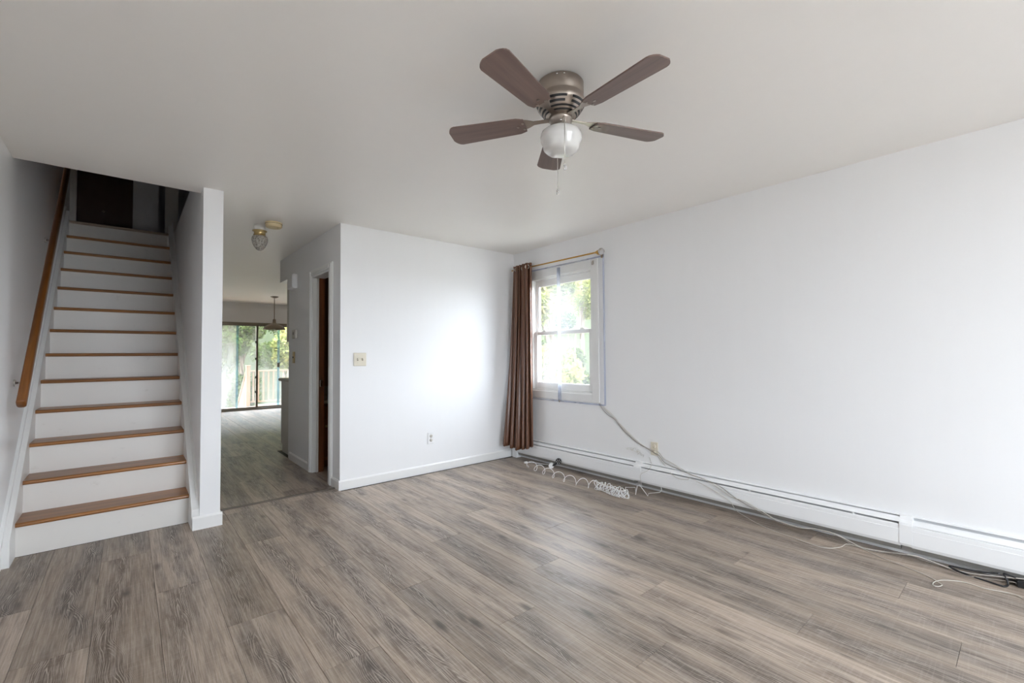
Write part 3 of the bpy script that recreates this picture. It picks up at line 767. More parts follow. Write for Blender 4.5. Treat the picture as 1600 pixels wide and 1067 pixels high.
for a in (3.9, 1.8, 6.0):
    o = fpart(MB().lathe([(0.0, 0.004), (0.004, 0.003), (0.005, 0.0), (0.004, -0.001)], n=10), 'set_screw', M['chrome']); o.location = (0.046*math.cos(a), 0.046*math.sin(a), -0.183); o.rotation_euler = (0, math.radians(90), a)
for a in (3.75, 4.05):
    o = fpart(MB().lathe([(0.0, 0.004), (0.004, 0.003), (0.005, 0.0), (0.004, -0.001)], n=10), 'mount_screw', M['chrome']); o.location = (0.103*math.cos(a), 0.103*math.sin(a), -0.012); o.rotation_euler = (0, math.radians(90), a)
fpart(MB().lathe([(0.040, -0.198), (0.048, -0.204), (0.074, -0.211), (0.088, -0.222), (0.0925, -0.240), (0.0915, -0.256), (0.086, -0.266), (0.082, -0.276), (0.078, -0.294), (0.066, -0.306), (0.045, -0.313), (0.020, -0.316), (0.0, -0.3165)], n=56), 'glass_shade', M['opal'])
# blades
def blade_me():
    m = MB(); r0, r1 = 0.165, 0.53; n = 18; top = []; bot = []
    outline = []
    for k in range(n+1):
        u = math.sin(k/n*math.pi/2); r = r0+(r1-r0)*u
        hw = 0.050+0.016*u
        if u > 0.90: hw *= math.sqrt(max(0.0, 1-((u-0.90)/0.10)**2*0.80))
        if u < 0.06: hw *= 0.80+0.20*u/0.06
        outline.append((r, hw))
    V = []; F = []
    for (r, hw) in outline:
        V += [(r, -hw, 0.003), (r, hw, 0.003), (r, hw, -0.003), (r, -hw, -0.003)]
    for k in range(n):
        for q in range(4): F.append((k*4+q, k*4+4+q, k*4+4+(q+1) % 4, k*4+(q+1) % 4))
    F += [(0, 1, 2, 3), (n*4+3, n*4+2, n*4+1, n*4)]
    return m.add(V, F)
def iron_me():
    m = MB(); V = []; F = []
    prof = [(0.050, 0.012), (0.095, 0.010), (0.125, 0.012), (0.150, 0.026), (0.180, 0.036), (0.200, 0.030), (0.212, 0.010)]
    for (r, hw) in prof: V += [(r, -hw, 0.0065), (r, hw, 0.0065), (r, hw, 0.003), (r, -hw, 0.003)]
    for k in range(len(prof)-1):
        for q in range(4): F.append((k*4+q, k*4+4+q, k*4+4+(q+1) % 4, k*4+(q+1) % 4))
    F += [(0, 1, 2, 3), ((len(prof)-1)*4+3, (len(prof)-1)*4+2, (len(prof)-1)*4+1, (len(prof)-1)*4)]
    m.add(V, F)
    for (x, y) in ((0.172, -0.02), (0.172, 0.02), (0.198, 0.0)): m.disc((x, y, -0.004), (0, 0, 1), 0.006, 0.004, 10)
    return m
bme = blade_me().mesh('blade'); bme.materials.append(M['blade'])
ime = iron_me().mesh('blade_iron'); ime.materials.append(M['nickel'])
for k in range(5):
    b_ = bpy.data.objects.new('blade', bme); COL.objects.link(b_); b_.parent = fan
    b_.location = (0, 0, -0.160); b_.rotation_euler = (math.radians(9), 0, math.radians(72*k+51))
    b_.rotation_mode = 'XYZ'
    i_ = bpy.data.objects.new('blade_iron', ime); COL.objects.link(i_); i_.parent = b_
for (dx, dy, z0, z1) in ((-0.062, -0.079, -0.178, -0.405), (0.057, 0.076, -0.178, -0.440)):
    m = MB(); r_ = math.hypot(dx, dy); ux, uy = dx/r_, dy/r_
    pts = [(ux*0.045, uy*0.045, z0), (ux*0.075, uy*0.075, z0-0.004), (dx, dy, z0-0.018), (dx, dy, z1)]
    m.tube(pts, 0.0016, 6); z = z0-0.02
    while z > z1: m.lathe([(0, -0.0022), (0.0022, 0), (0, 0.0022)], (dx, dy, z), 6); z -= 0.0065
    ch = m.build('pull_chain', M['chrome'], fan)
    m = MB(); m.lathe([(0.0, 0.004), (0.004, 0.0), (0.0065, -0.006), (0.005, -0.011), (0.0075, -0.017), (0.006, -0.022), (0.0, -0.025)], (dx, dy, z1), 12)
    m.build('pull_fob', M['crystal'], ch)

# ------------------------------------------------------------------ hallway lights and wall devices
gl = empty('ceiling_light', (0.906, 4.62, H)); tag(gl, 'small hallway ceiling light with a pointed pressed glass globe and brass holder', 'ceiling light')
MB().lathe([(0, 0), (0.046, 0), (0.046, -0.052), (0, -0.052)], n=32).build('ceiling_plate', M['ceiling'], gl)
MB().lathe([(0, -0.050), (0.060, -0.050), (0.061, -0.056), (0.047, -0.062), (0.047, -0.100), (0.056, -0.108), (0, -0.108)], n=32).build('holder', M['brass'], gl)
MB().lathe([(0.050, -0.100), (0.063, -0.110), (0.0675, -0.126), (0.066, -0.145), (0.060, -0.170), (0.048, -0.197), (0.031, -0.220), (0.014, -0.233), (0.0, -0.236)], n=32).build('glass_globe', M['pressed'], gl)
for a in (0.5, 2.6, 4.7):
    o = MB().lathe([(0, 0.01), (0.004, 0.009), (0.005, 0.0), (0.002, -0.004)], n=10).build('thumb_screw', M['brass'], gl, (0.047*math.cos(a), 0.047*math.sin(a), -0.085)); o.rotation_euler = (0, math.radians(90), a)
sm = empty('smoke_detector', (0.985, 4.455, H)); tag(sm, 'round yellowed smoke detector on the hallway ceiling beside the glass globe light', 'smoke detector')
MB().lathe([(0, 0), (0.070, 0), (0.071, -0.012), (0.068, -0.016), (0.068, -0.036), (0.060, -0.044), (0.0, -0.045)], n=40).build('cover', M['old_plastic'], sm)
MB().lathe([(0, -0.044), (0.008, -0.044), (0.007, -0.048), (0, -0.049)], (0.030, -0.030, 0), 14).build('test_button', M['old_plastic'], sm)
MB().lathe([(0.0680, -0.0125), (0.0705, -0.0125), (0.0705, -0.0150), (0.0680, -0.0150)], n=40).build('vent_gap', M['dark'], sm)

pl = empty('pendant_lamp', (2.232, 9.978, H)); tag(pl, 'brown metal dome pendant lamp hanging in the dining room', 'pendant lamp')
MB().lathe([(0, 0), (0.075, 0), (0.072, -0.012), (0.030, -0.030), (0, -0.030)], n=28).build('canopy', M['lamp_metal'], pl)
MB().tube([(0, 0, -0.03), (0, 0, -0.48)], 0.007, 10).build('cord', M['lamp_metal'], pl)
MB().lathe([(0.0, -0.455), (0.022, -0.457), (0.028, -0.475), (0.030, -0.530), (0.060, -0.548), (0.120, -0.575), (0.175, -0.615), (0.200, -0.648), (0.205, -0.668), (0.201, -0.668), (0.172, -0.620), (0.118, -0.580), (0.05, -0.552), (0.0, -0.548)], n=40).build('shade', M['lamp_metal'], pl)
MB().lathe([(0.0, -0.548), (0.018, -0.552), (0.020, -0.585), (0.034, -0.620), (0.034, -0.640), (0.020, -0.662), (0.0, -0.668)], n=20).build('bulb', M['opal'], pl)

ch = empty('door_chime', (XH, 5.53, 2.06)); tag(ch, 'white box door chime high on the hallway wall', 'door chime')
part(MB().cbox(XH-0.052, XH, 5.42, 5.65, 1.975, 2.135, 0.008), 'cover', M['hall'], ch)
part(MB().cbox(XH-0.056, XH-0.051, 5.432, 5.452, 1.985, 2.125, 0.002), 'side_rib', M['hall'], ch)
th = empty('thermostat', (XH, 5.46, 1.45)); tag(th, 'beige thermostat on the hallway wall above the brass switch plate', 'thermostat')
part(MB().cbox(XH-0.030, XH, 5.40, 5.53, 1.402, 1.500, 0.008), 'cover', M['beige_plastic'], th)
part(MB().cbox(XH-0.033, XH-0.029, 5.44, 5.49, 1.445, 1.475, 0.002), 'dial_window', M['cable_grey'], th)
bs = empty('switch_plate', (XH, 5.55, 1.19)); tag(bs, 'brass switch plate on the hallway wall', 'switch plate')
part(MB().cbox(XH-0.006, XH, 5.508, 5.592, 1.122, 1.252, 0.003), 'plate', M['brass'], bs)
part(MB().cbox(XH-0.016, XH-0.005, 5.544, 5.556, 1.178, 1.200, 0.003), 'toggle', M['black'], bs)

sp = empty('switch_plate', (1.63, YB, 1.166)); tag(sp, 'ivory double light switch plate on the white back wall', 'switch plate')
part(MB().cbox(1.570, 1.690, YB-0.007, YB, 1.106, 1.227, 0.004), 'plate', M['ivory'], sp)
for x in (1.607, 1.653):
    o = part(MB().cbox(x-0.006, x+0.006, YB-0.0085, YB-0.006, 1.154, 1.180, 0.001), 'slot', M['lamp_metal'], sp)
    m = MB(); m.prism([(YB-0.007, 1.160), (YB-0.018, 1.170), (YB-0.016, 1.178), (YB-0.007, 1.176)], 0, x-0.004, x+0.004); part(m, 'toggle', M['ivory'], sp)
    for z in (1.136, 1.197):
        m = MB(); m.disc((x, YB-0.0075, z), (0, 1, 0), 0.003, 0.002, 10); part(m, 'screw', M['beige_plastic'], sp)
def outlet(name, label, axis, mat, face, hole):
    """axis 'y': on the back wall facing -Y; 'x': on the right wall facing -X"""
    if axis == 'y': c0 = (2.377, YB, 0.349)
    else: c0 = (XR, 2.191, 0.363)
    o_ = empty(name, c0); tag(o_, label, 'outlet')
    if axis == 'x': o_.rotation_euler = (0, 0, math.radians(-90))
    def lp(mb, n, m_): return mb.build(n, m_, o_)
    lp(MB().cbox(-0.036, 0.036, -0.007, 0, -0.058, 0.058, 0.003), 'plate', mat)
    for z in (0.021, -0.021):
        f = lp(MB().lathe([(0, 0.003), (0.0165, 0.003), (0.0165, 0.0), (0, 0)], n=24), 'receptacle', face); f.location = (0, -0.007, z); f.rotation_euler = (math.radians(90), 0, 0)
        for (x, h_) in ((-0.006, 0.009), (0.006, 0.007)):
            lp(MB().box(x-0.0012, x+0.0012, -0.0105, -0.0098, z+0.001, z+0.001+h_), 'slot', hole)
        m = MB(); m.disc((0, -0.0102, z-0.007), (0, 1, 0), 0.0028, 0.0008, 10); lp(m, 'ground_hole', hole)
    m = MB(); m.disc((0, -0.0075, 0), (0, 1, 0), 0.003, 0.002, 10); lp(m, 'screw', M['chrome'])
    return o_
outlet('wall_outlet', 'white duplex outlet low on the white back wall', 'y', M['white_plastic'], M['beige_plastic'], M['black'])
outlet('wall_outlet', 'ivory outlet on the right wall just above the baseboard heater behind the cables', 'x', M['ivory'], M['ivory'], M['lamp_metal'])

# ------------------------------------------------------------------ loose cables
CABLE_A = [(3.518, 2.825, 0.775), (3.518, 2.767, 0.694), (3.518, 2.671, 0.630), (3.518, 2.596, 0.581), (3.518, 2.542, 0.536), (3.518, 2.477, 0.488), (3.518, 2.385, 0.421), (3.518, 2.318, 0.382), (3.518, 2.241, 0.355), (3.518, 2.177, 0.351), (3.518, 2.136, 0.334), (3.518, 2.095, 0.295), (3.518, 2.035, 0.273), (3.506, 1.884, 0.222), (3.455, 1.811, 0.222), (3.441, 1.677, 0.204), (3.441, 1.511, 0.127), (3.441, 1.410, 0.114), (3.441, 1.302, 0.076), (3.441, 1.186, 0.034), (3.441, 1.052, 0.024), (3.441, 0.960, 0.040), (3.441, 0.861, 0.041), (3.441, 0.778, 0.016), (3.422, 0.704, 0.004), (3.441, 0.566, 0.014), (3.441, 0.469, 0.028), (3.441, 0.385, 0.018), (3.441, 0.330, 0.010), (3.441, 0.253, 0.010), (3.441, 0.165, 0.027), (3.441, 0.061, 0.050), (3.441, -0.004, 0.059)]
CABLE_B = [(3.518, 2.832, 0.769), (3.518, 2.776, 0.694), (3.518, 2.697, 0.617), (3.518, 2.609, 0.579), (3.518, 2.554, 0.524), (3.518, 2.489, 0.467), (3.518, 2.397, 0.410), (3.518, 2.324, 0.377), (3.518, 2.242, 0.348), (3.518, 2.188, 0.326), (3.518, 2.147, 0.314), (3.518, 2.086, 0.259), (3.518, 1.986, 0.234), (3.454, 1.829, 0.222), (3.441, 1.615, 0.194), (3.441, 1.481, 0.127), (3.441, 1.390, 0.090), (3.441, 1.289, 0.058), (3.441, 1.161, 0.019), (3.441, 1.029, 0.024), (3.441, 0.926, 0.041), (3.441, 0.819, 0.024), (3.430, 0.766, 0.004), (3.411, 0.654, 0.004), (3.441, 0.521, 0.025), (3.441, 0.435, 0.015), (3.441, 0.353, 0.010), (3.405, 0.273, 0.004), (3.441, 0.165, 0.009), (3.441, 0.102, 0.021), (3.441, 0.062, 0.014), (3.441, 0.010, 0.015)]
CABLE_C = [(3.518, 2.819, 0.777), (3.518, 2.760, 0.700), (3.518, 2.658, 0.636), (3.518, 2.584, 0.577), (3.518, 2.524, 0.508), (3.518, 2.431, 0.445), (3.518, 2.363, 0.395), (3.518, 2.307, 0.369), (3.518, 2.231, 0.354), (3.518, 2.167, 0.320), (3.518, 2.137, 0.288), (3.510, 2.072, 0.222), (3.441, 1.973, 0.190), (3.441, 1.916, 0.172), (3.441, 1.841, 0.181), (3.441, 1.818, 0.197), (3.441, 1.541, 0.105), (3.441, 1.469, 0.033), (3.421, 1.377, 0.004), (3.325, 1.222, 0.004), (3.266, 1.001, 0.004), (3.248, 0.866, 0.004), (3.331, 0.804, 0.004), (3.415, 0.788, 0.004), (3.414, 0.722, 0.004), (3.349, 0.624, 0.004), (3.300, 0.502, 0.004), (3.248, 0.397, 0.004), (3.201, 0.350, 0.004), (3.177, 0.336, 0.004), (3.143, 0.348, 0.004), (3.143, 0.366, 0.004), (3.192, 0.366, 0.004), (3.254, 0.336, 0.004), (3.302, 0.266, 0.004), (3.293, 0.194, 0.004), (3.312, 0.126, 0.004), (3.315, 0.087, 0.004), (3.290, 0.061, 0.004), (3.242, 0.024, 0.004)]
CABLE_D = [(3.518, 2.243, 0.284), (3.518, 2.222, 0.231), (3.441, 2.185, 0.217), (3.441, 2.217, 0.179), (3.441, 2.272, 0.145), (3.441, 2.286, 0.114), (3.441, 2.279, 0.073)]
CABLE_E = [(3.441, 0.143, 0.047), (3.441, 0.237, 0.028), (3.441, 0.325, 0.022), (3.441, 0.322, 0.012), (3.419, 0.251, 0.004), (3.401, 0.178, 0.004), (3.393, 0.129, 0.004), (3.432, 0.116, 0.004), (3.441, 0.121, 0.030), (3.441, 0.129, 0.048), (3.441, 0.125, 0.053), (3.441, 0.088, 0.045)]
COIL_TAIL = [(3.289, 2.405, 0.004), (3.330, 2.362, 0.029), (3.330, 2.264, 0.048), (3.330, 2.258, 0.017), (3.283, 2.230, 0.004), (3.330, 2.244, 0.066), (3.330, 2.223, 0.080), (3.330, 2.184, 0.045), (3.328, 2.140, 0.004), (3.330, 2.132, 0.028), (3.330, 2.030, 0.059), (3.330, 2.011, 0.083), (3.330, 2.017, 0.104)]
COIL_LEAD = [(3.339, 3.674, 0.004), (3.434, 3.655, 0.004), (3.441, 3.490, 0.022), (3.441, 3.356, 0.041)]

def cable(name, pts, r, mat, label, cat='cable', group=None):
    o = MB().tube(smooth_path(pts, 6), r, 8).build(name, mat); tag(o, label, cat, group); return o
cable('cable', CABLE_A, 0.0028, M['cable_white'], 'white coax cable running from the window corner over the heater and along its foot')
cable('cable', CABLE_B, 0.0026, M['cable_grey'], 'grey coax cable running from the window corner over the heater and along its foot')
cable('cable', CABLE_C, 0.0021, M['cable_white'], 'thin white cable from the window corner curling into a small loop out on the floor')
cable('cable', CABLE_D, 0.0018, M['cable_white'], 'short thin white wire hanging from the ivory outlet down the heater front')
cable('cable', CABLE_E, 0.0042, M['black'], 'black power cord doubled back on the floor by the black adapter')
ad = empty('power_adapter', (3.47, 0.02, 0)); tag(ad, 'black power adapter brick on the floor at the foot of the heater', 'power adapter')
MB().cbox(-0.035, 0.030, -0.055, 0.068, 0.0, 0.036, 0.006).build('case', M['black'], ad)
MB().tube([(0.0, 0.066, 0.018), (0.0, 0.085, 0.018), (-0.005, 0.10, 0.012)], [0.007, 0.005, 0.004], 10).build('strain_relief', M['black'], ad)
# tangle of bare wire ends at the outlet
random.seed(9); P = []
for k in range(26):
    P.append((3.512-random.uniform(0, 0.03), 2.30+0.13*k/25+random.uniform(-.03, .03), 0.295+0.055*k/25+random.uniform(-.025, .025)))
cable('wire_tangle', P, 0.0013, M['cable_white'], 'small tangle of frayed white wire against the wall left of the ivory outlet', 'wire')

# telephone cord: open spiral, tight coil and tail
def helix(axis, loops, r, z0, jitter=0.0, flat=1.0):
    A = smooth_path(axis, 8); out = []; n = loops*14
    for k in range(n+1):
        u = k/n*(len(A)-1); i = min(int(u), len(A)-2); p = A[i].lerp(A[i+1], u-i); t = (A[i+1]-A[i]).normalized()
        nrm = Vector((-t.y, t.x, 0)); a = 2*math.pi*loops*k/n
        rr = r*(1+random.uniform(-jitter, jitter)*0.4)*(1+jitter*math.sin(u*2.1+1.0)); p = p + t*(jitter*0.11*math.sin(a+u*1.7))
        out.append(p + nrm*rr*math.sin(a)*flat + Vector((0, 0, z0+rr-rr*math.cos(a))))
    return out
random.seed(2)
lead = [(3.339, 3.674, 0.010), (3.30, 3.62, 0.006), (3.27, 3.56, 0.006)]
open_axis = [(3.245, 3.52, 0), (3.19, 3.34, 0), (3.16, 3.17, 0), (3.13, 2.98, 0), (3.115, 2.80, 0), (3.135, 2.64, 0), (3.15, 2.54, 0)]
tight_axis = [(3.15, 2.54, 0), (3.16, 2.47, 0), (3.135, 2.36, 0), (3.125, 2.29, 0), (3.15, 2.22, 0)]
cord = lead + helix(open_axis, 7, 0.038, 0.004, 0.0, -1.0) + helix(tight_axis, 19, 0.034, 0.004, 0.22)[1:] + [tuple(p) for p in COIL_TAIL[1:]]
sc = empty('telephone_cord', (3.15, 2.8, 0)); tag(sc, 'coiled white telephone cord stretched across the floor beside the heater', 'cord')
o = MB().tube(cord, 0.0027, 7).build('coiled_wire', M['white_plastic']); under(o, sc)
part(MB().cbox(3.325, 3.362, 3.665, 3.690, 0.001, 0.020, 0.003), 'connector', M['white_plastic'], sc)
fc = cable('flat_cable', [(3.36, 3.678, 0.008), (3.40, 3.62, 0.010), (3.42, 3.52, 0.012), (3.43, 3.42, 0.020)], 0.004, M['white_plastic'], 'short white lead from the cord connector to the round black plug')
pg = empty('round_plug', (3.42, 3.34, 0)); tag(pg, 'round black and white plug lying on the floor against the heater', 'plug')
m = MB(); m.disc((3.405, 3.345, 0.028), (0.75, 0.66, 0.1), 0.028, 0.030, 24); part(m, 'white_cap', M['white_plastic'], pg)
m = MB(); m.disc((3.428, 3.262, 0.082), (0.75, 0.60, 0.1), 0.030, 0.022, 28); bk = part(m, 'black_disc', M['black'], pg)
for k in range(6):
    a = k*math.pi/3; ax = Vector((0.75, 0.60, 0.1)).normalized(); e1 = ax.cross(Vector((0, 0, 1))).normalized(); e2 = ax.cross(e1)
    p = Vector((3.428, 3.262, 0.082)) - ax*0.0118 + (e1*math.cos(a)+e2*math.sin(a))*0.019
    m = MB(); m.disc(p, ax, 0.004, 0.002, 10); q = m.build('pin_hole', M['white_plastic']); q.parent = bk
m = MB(); m.disc(Vector((3.428, 3.262, 0.082)) - ax*0.0118, ax, 0.006, 0.002, 12); q = m.build('pin_hole', M['cable_grey']); q.parent = bk
m = MB(); m.tube([(3.412, 3.33, 0.03), (3.425, 3.28, 0.06)], 0.012, 10); part(m, 'neck', M['black'], pg)

# ------------------------------------------------------------------ sliding door to the deck
sl = empty('door_4', ((SLX0+SLX1)/2, YFAR, 0)); tag(sl, 'bronze framed sliding glass door of the dining room', kind='structure')
for (xa, xb, za, zb) in ((SLX0, SLX0+0.04, 0, SLZ), (SLX1-0.04, SLX1, 0, SLZ)): part(MB().box(xa, xb, YFAR-0.005, YFAR+0.12, za, zb), 'frame', M['bronze'], sl)
part(MB().box(SLX0, SLX1, YFAR-0.012, YFAR+0.12, SLZ-0.045, SLZ+0.004), 'head_track', M['bronze'], sl)
part(MB().box(SLX0, SLX1, YFAR-0.025, YFAR+0.12, 0.0, 0.034), 'sill_track', M['bronze'], sl)
def slider(xa, xb, y, name, glass):
    m = MB(); f = 0.042
    m.cbox(xa, xa+f, y, y+0.03, 0.034, SLZ-0.045, 0.003); m.cbox(xb-f, xb, y, y+0.03, 0.034, SLZ-0.045, 0.003)
    m.box(xa+f, xb-f, y+.001, y+0.029, 0.034, 0.064); m.box(xa+f, xb-f, y+.001, y+0.029, SLZ-0.072, SLZ-0.045)
    s_ = part(m, name, M['bronze'], sl)
    g = MB().box(-(xb-xa)/2+f, (xb-xa)/2-f, -0.002, 0.002, -0.9, SLZ-0.072-0.964).build('pane', glass, s_, ((xa+xb)/2-sl.location.x, y+0.015-sl.location.y, 0.964)); g.parent = sl
    return s_
slider(SLX0+0.04, 2.250, YFAR+0.02, 'fixed_panel', M['glass_paled']); slider(2.205, SLX1-0.04, YFAR+0.058, 'sliding_panel', M['glass_fogged'])
for z in (1.53, 1.15, 0.73, 0.40): part(MB().cbox(2.185, 2.208, YFAR+0.005, YFAR+0.02, z-0.025, z+0.025, 0.003), 'latch', M['black'], sl)
part(MB().box(SLX0+0.08, 1.82, YFAR+0.026, YFAR+0.028, 0.06, SLZ-0.075), 'hazy_film', M['film_hazy'], sl)
part(MB().cbox(1.815, 1.858, YFAR+0.022, YFAR+0.030, 0.064, SLZ-0.072, 0.002), 'plastic_edge', M['blue_strip'], sl)
part(MB().cbox(2.655, 2.705, YFAR+0.058, YFAR+0.066, 0.064, SLZ-0.072, 0.002), 'plastic_edge', M['blue_strip'], sl)
part(MB().cbox(2.650, 2.705, YFAR+0.045, YFAR+0.060, 0.95, 1.05, 0.004), 'handle', M['cable_grey'], sl)

# ------------------------------------------------------------------ outdoors
m = MB(); m.box(-60, 60, -60, 60, -1.35, -1.30)
tag(m.build('ground', M['grass']), 'lawn around the house', kind='structure')
tag(MB().box(-60, 20, -60, -2.2, -1.3, -1.26).build('bounce_slab', M['bounce_slab']), 'added pale slab in front of the house that bounces light indoors', kind='structure')  # added reflector, sends sky light up through the front window
tag(MB().box(-60, -1.2, -2.2, 30, -1.3, -1.26).build('side_bounce_slab', M['bounce_slab']), 'added pale slab beside the house that bounces light', kind='structure')  # added as well, reflects sky light beside the house
m = MB(); m.prism([(26.5, -1.3), (60, -1.3), (60, 14), (40, 14), (30, 6.0)], 0, -30, 40)
tag(m.build('bank_behind_deck', M['bank']), 'wooded green bank behind the deck', kind='structure')
m = MB(); P0 = Vector((17.0, 15.3, 0)); n_ = Vector((0.743, 0.669, 0)); t_ = Vector((-0.669, 0.743, 0)); V = []
for sgn in (-16, 9):
    for (d_, z_) in ((0, -1.3), (2.5, 5.0), (10, 13), (30, 13), (30, -1.3)): V.append(P0+t_*sgn+n_*d_+Vector((0, 0, z_)))
m.add(V, [(0, 1, 2, 3, 4), (9, 8, 7, 6, 5)]+[(i, 5+i, 5+(i+1) % 5, (i+1) % 5) for i in range(5)])
tag(m.build('bank_beside_house', M['bank']), 'wooded green bank beyond the side window', kind='structure')
dk = empty('deck', (3.2, 12.8, -0.15)); tag(dk, 'pale wooden deck outside the sliding door', 'deck')
for k in range(16):
    part(MB().box(0.2, 6.4, 11.66+k*0.146, 11.66+k*0.146+0.138, -0.18, -0.15), 'deck_board', M['deck'], dk)
part(MB().box(0.2, 6.4, 13.90, 13.94, -0.42, -0.15), 'rim_board', M['deck'], dk)
for x in (0.3, 3.3, 6.3): part(MB().box(x-.05, x+.05, 13.75, 13.85, -1.3, -0.18), 'support_post', M['deck'], dk)
rl = empty('deck_railing', (2.478, 14.0, -0.35)); tag(rl, 'pale cedar deck railing with slim balusters behind the sliding door', 'railing')
def cedar_post(x, y, z0, z1):
    m = MB(); m.cbox(x-0.05, x+0.05, y-0.05, y+0.05, z0, z1-0.03, 0.005); m.cbox(x-0.062, x+0.062, y-0.062, y+0.062, z1-0.03, z1, 0.008); part(m, 'post', M['deck'], rl)
for x in (2.49, 4.4, 6.3): cedar_post(x, 13.995, -0.40, 0.965)
part(MB().cbox(2.54, 6.3, 13.945, 14.045, 0.785, 0.822, 0.004), 'top_rail', M['deck'], rl)
part(MB().cbox(2.54, 6.3, 13.975, 14.015, -0.06, -0.02, 0.004), 'bottom_rail', M['deck'], rl)
x = 2.62
while x < 6.25: part(MB().box(x-0.018, x+0.018, 13.977, 14.013, -0.02, 0.785), 'baluster', M['deck'], rl); x += 0.125
m = MB(); m.add([(2.43, 14.04, 0.80), (2.53, 14.04, 0.80), (2.53, 15.5, -0.40), (2.43, 15.5, -0.40), (2.43, 14.04, 0.76), (2.53, 14.04, 0.76), (2.53, 15.5, -0.44), (2.43, 15.5, -0.44)],
      [(0, 1, 2, 3), (7, 6, 5, 4), (0, 4, 5, 1), (1, 5, 6, 2), (2, 6, 7, 3), (3, 7, 4, 0)]); part(m, 'stair_rail', M['deck'], rl)
y = 14.14
while y < 15.45:
    zt = 0.77-0.75*(y-14.04); part(MB().box(2.462, 2.498, y-0.018, y+0.018, zt-0.95, zt), 'baluster', M['deck'], rl); y += 0.125

def tree(name, x, y, h, rx, n, mat, label, seed, low=0.1, leaf_size=0.10, group=None):
    rng = random.Random(seed); root = empty(name, (x, y, -1.3)); tag(root, label, 'shrub' if h < 3 else 'tree', group)
    m = MB(); limbs = [(0, 0, 0), (rng.uniform(-.1, .1), rng.uniform(-.1, .1), h*0.4), (rng.uniform(-.2, .2), rng.uniform(-.2, .2), h*0.85)]
    m.tube(smooth_path(limbs, 5), [0.09*(1-0.8*i/10)*(0.5+h/8) for i in range(11)], 8)
    blobs = []
    for k in range(9):
        a = rng.uniform(0, 6.28); u = rng.uniform(0, 1)**0.7; z = h*(low+0.15+(0.80-low)*rng.random())
        bx, by = rx*0.6*u*math.cos(a), rx*0.6*u*math.sin(a); br = rx*rng.uniform(0.40, 0.62)
        blobs.append((bx, by, z, br, br*0.8))
        m.tube([(0, 0, max(0.1, z-h*0.25)), (bx*0.6, by*0.6, z-0.1), (bx, by, z)], [0.035, 0.022, 0.01], 6)
    m.build('trunk', M['bark'], root)
    V = []; F = []
    for k in range(n):
        bx, by, bz, br, bh = rng.choice(blobs)
        while True:
            p = Vector((rng.uniform(-1, 1), rng.uniform(-1, 1), rng.uniform(-1, 1)))
            if 0.25 < p.length < 1: break
        p = Vector((bx+p.x*br, by+p.y*br, bz+p.z*bh)); s_ = leaf_size*rng.uniform(0.6, 1.3)
        d1_ = Vector((rng.uniform(-1, 1), rng.uniform(-1, 1), rng.uniform(-0.9, 0.3))).normalized(); d2_ = d1_.cross(Vector((rng.uniform(-1, 1), rng.uniform(-1, 1), 1))).normalized()
        i = len(V); V += [p-d1_*s_, p+d2_*s_*0.5, p+d1_*s_, p-d2_*s_*0.5]; F.append((i, i+1, i+2, i+3))
    o = MB().add(V, F).build('foliage', mat, root); o['kind'] = 'stuff'
    return root
ov = MB(); ov.box(0.0, 6.5, YFAR+0.13, 13.7, 2.55, 2.75)  # added roof, out of view, keeps sky light off the deck
tag(ov.build('shade_roof', M['trim']), 'added roof slab shading the deck', kind='structure')
G1, G2 = 'trees behind the deck', 'trees outside the side window'
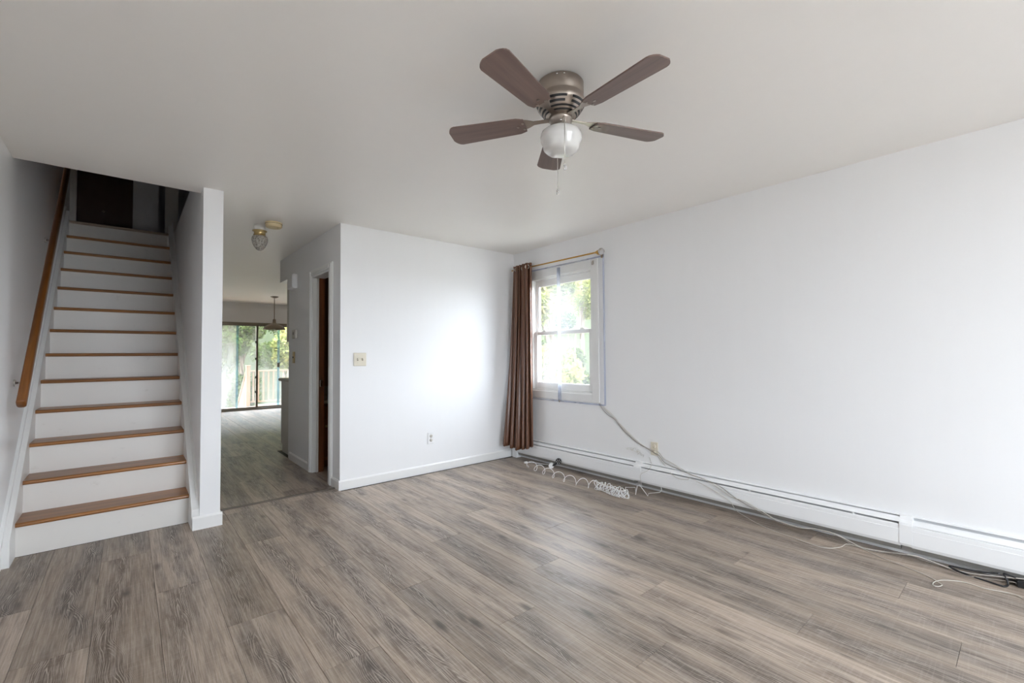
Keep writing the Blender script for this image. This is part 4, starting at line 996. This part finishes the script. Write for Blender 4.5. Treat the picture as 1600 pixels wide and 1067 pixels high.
for i, (x, y, h, r, mt, lb) in enumerate((
        (2.1, 17.6, 4.4, 1.15, 'leaf_green', 'green tree left of the deck stairs'),
        (5.0, 17.4, 4.2, 1.15, 'leaf_yellow', 'yellow-green tree behind the deck balusters'),
        (3.5, 20.6, 5.4, 1.2, 'leaf_green', 'tall green tree behind the deck railing post'),
        (6.6, 20.4, 5.4, 1.2, 'leaf_green', 'green tree to the right behind the deck balusters'),
        (2.0, 24.0, 7.0, 1.5, 'leaf_green', 'tall dark green tree far behind the deck stairs'),
        (5.8, 24.0, 7.0, 1.5, 'leaf_green', 'tall green tree far behind the deck'))):
    tree('leafy_tree', x, y, h, r, 11000, M[mt], lb, 1+i, low=0.0, leaf_size=0.10, group=G1)
dirx, diry = math.cos(math.radians(42)), math.sin(math.radians(42))
for i, (D, l, h, r, mt, lb) in enumerate((
        (9.3, 0.35, 4.4, 1.15, 'leaf_yellow', 'yellow-green tree filling the middle of the side window view'),
        (9.8, -2.6, 4.4, 1.10, 'leaf_red', 'tree with orange turning leaves at the right of the side window view'),
        (12.9, 1.5, 5.6, 1.25, 'leaf_green', 'green tree behind the yellow-green tree at the left of the side window view'),
        (12.9, -1.7, 5.6, 1.25, 'leaf_yellow', 'yellow-green tree in the second row between the nearest two trees'),
        (13.2, -5.0, 5.6, 1.25, 'leaf_yellow', 'yellow-green tree behind the orange tree beyond the side window'),
        (17.0, 3.4, 7.5, 1.5, 'leaf_green', 'tall green tree farthest off to the left beyond the side window'),
        (17.0, -0.4, 7.5, 1.5, 'leaf_yellow', 'tall yellow-green tree farthest off in the middle beyond the side window'),
        (17.0, -4.2, 7.5, 1.5, 'leaf_green', 'tall green tree farthest off to the right beyond the side window'))):
    tree('leafy_tree', D*dirx-l*diry, D*diry+l*dirx, h, r, 12000, M[mt], lb, 20+i, low=0.0, leaf_size=0.085, group=G2)

for i, (D, l, mt, lb) in enumerate(((11.1, 0.6, 'leaf_green', 'low green shrub behind the yellow-green tree outside the side window'), (11.2, -1.2, 'leaf_yellow', 'low yellow-green shrub beside the orange tree outside the side window'), (15.0, 0.0, 'leaf_green', 'green shrub at the foot of the farthest trees outside the side window'), (15.0, -2.3, 'leaf_yellow', 'yellow-green shrub at the foot of the farthest trees outside the side window'), (15.0, 2.3, 'leaf_green', 'green shrub left at the foot of the farthest trees outside the side window'))):
    tree('leafy_shrub', D*dirx-l*diry, D*diry+l*dirx, 2.95 if D < 12 else 3.9, 0.72 if D < 12 else 0.9, 7000, M[mt], lb, 60+i, low=0.0, leaf_size=0.08, group='shrubs outside the side window')
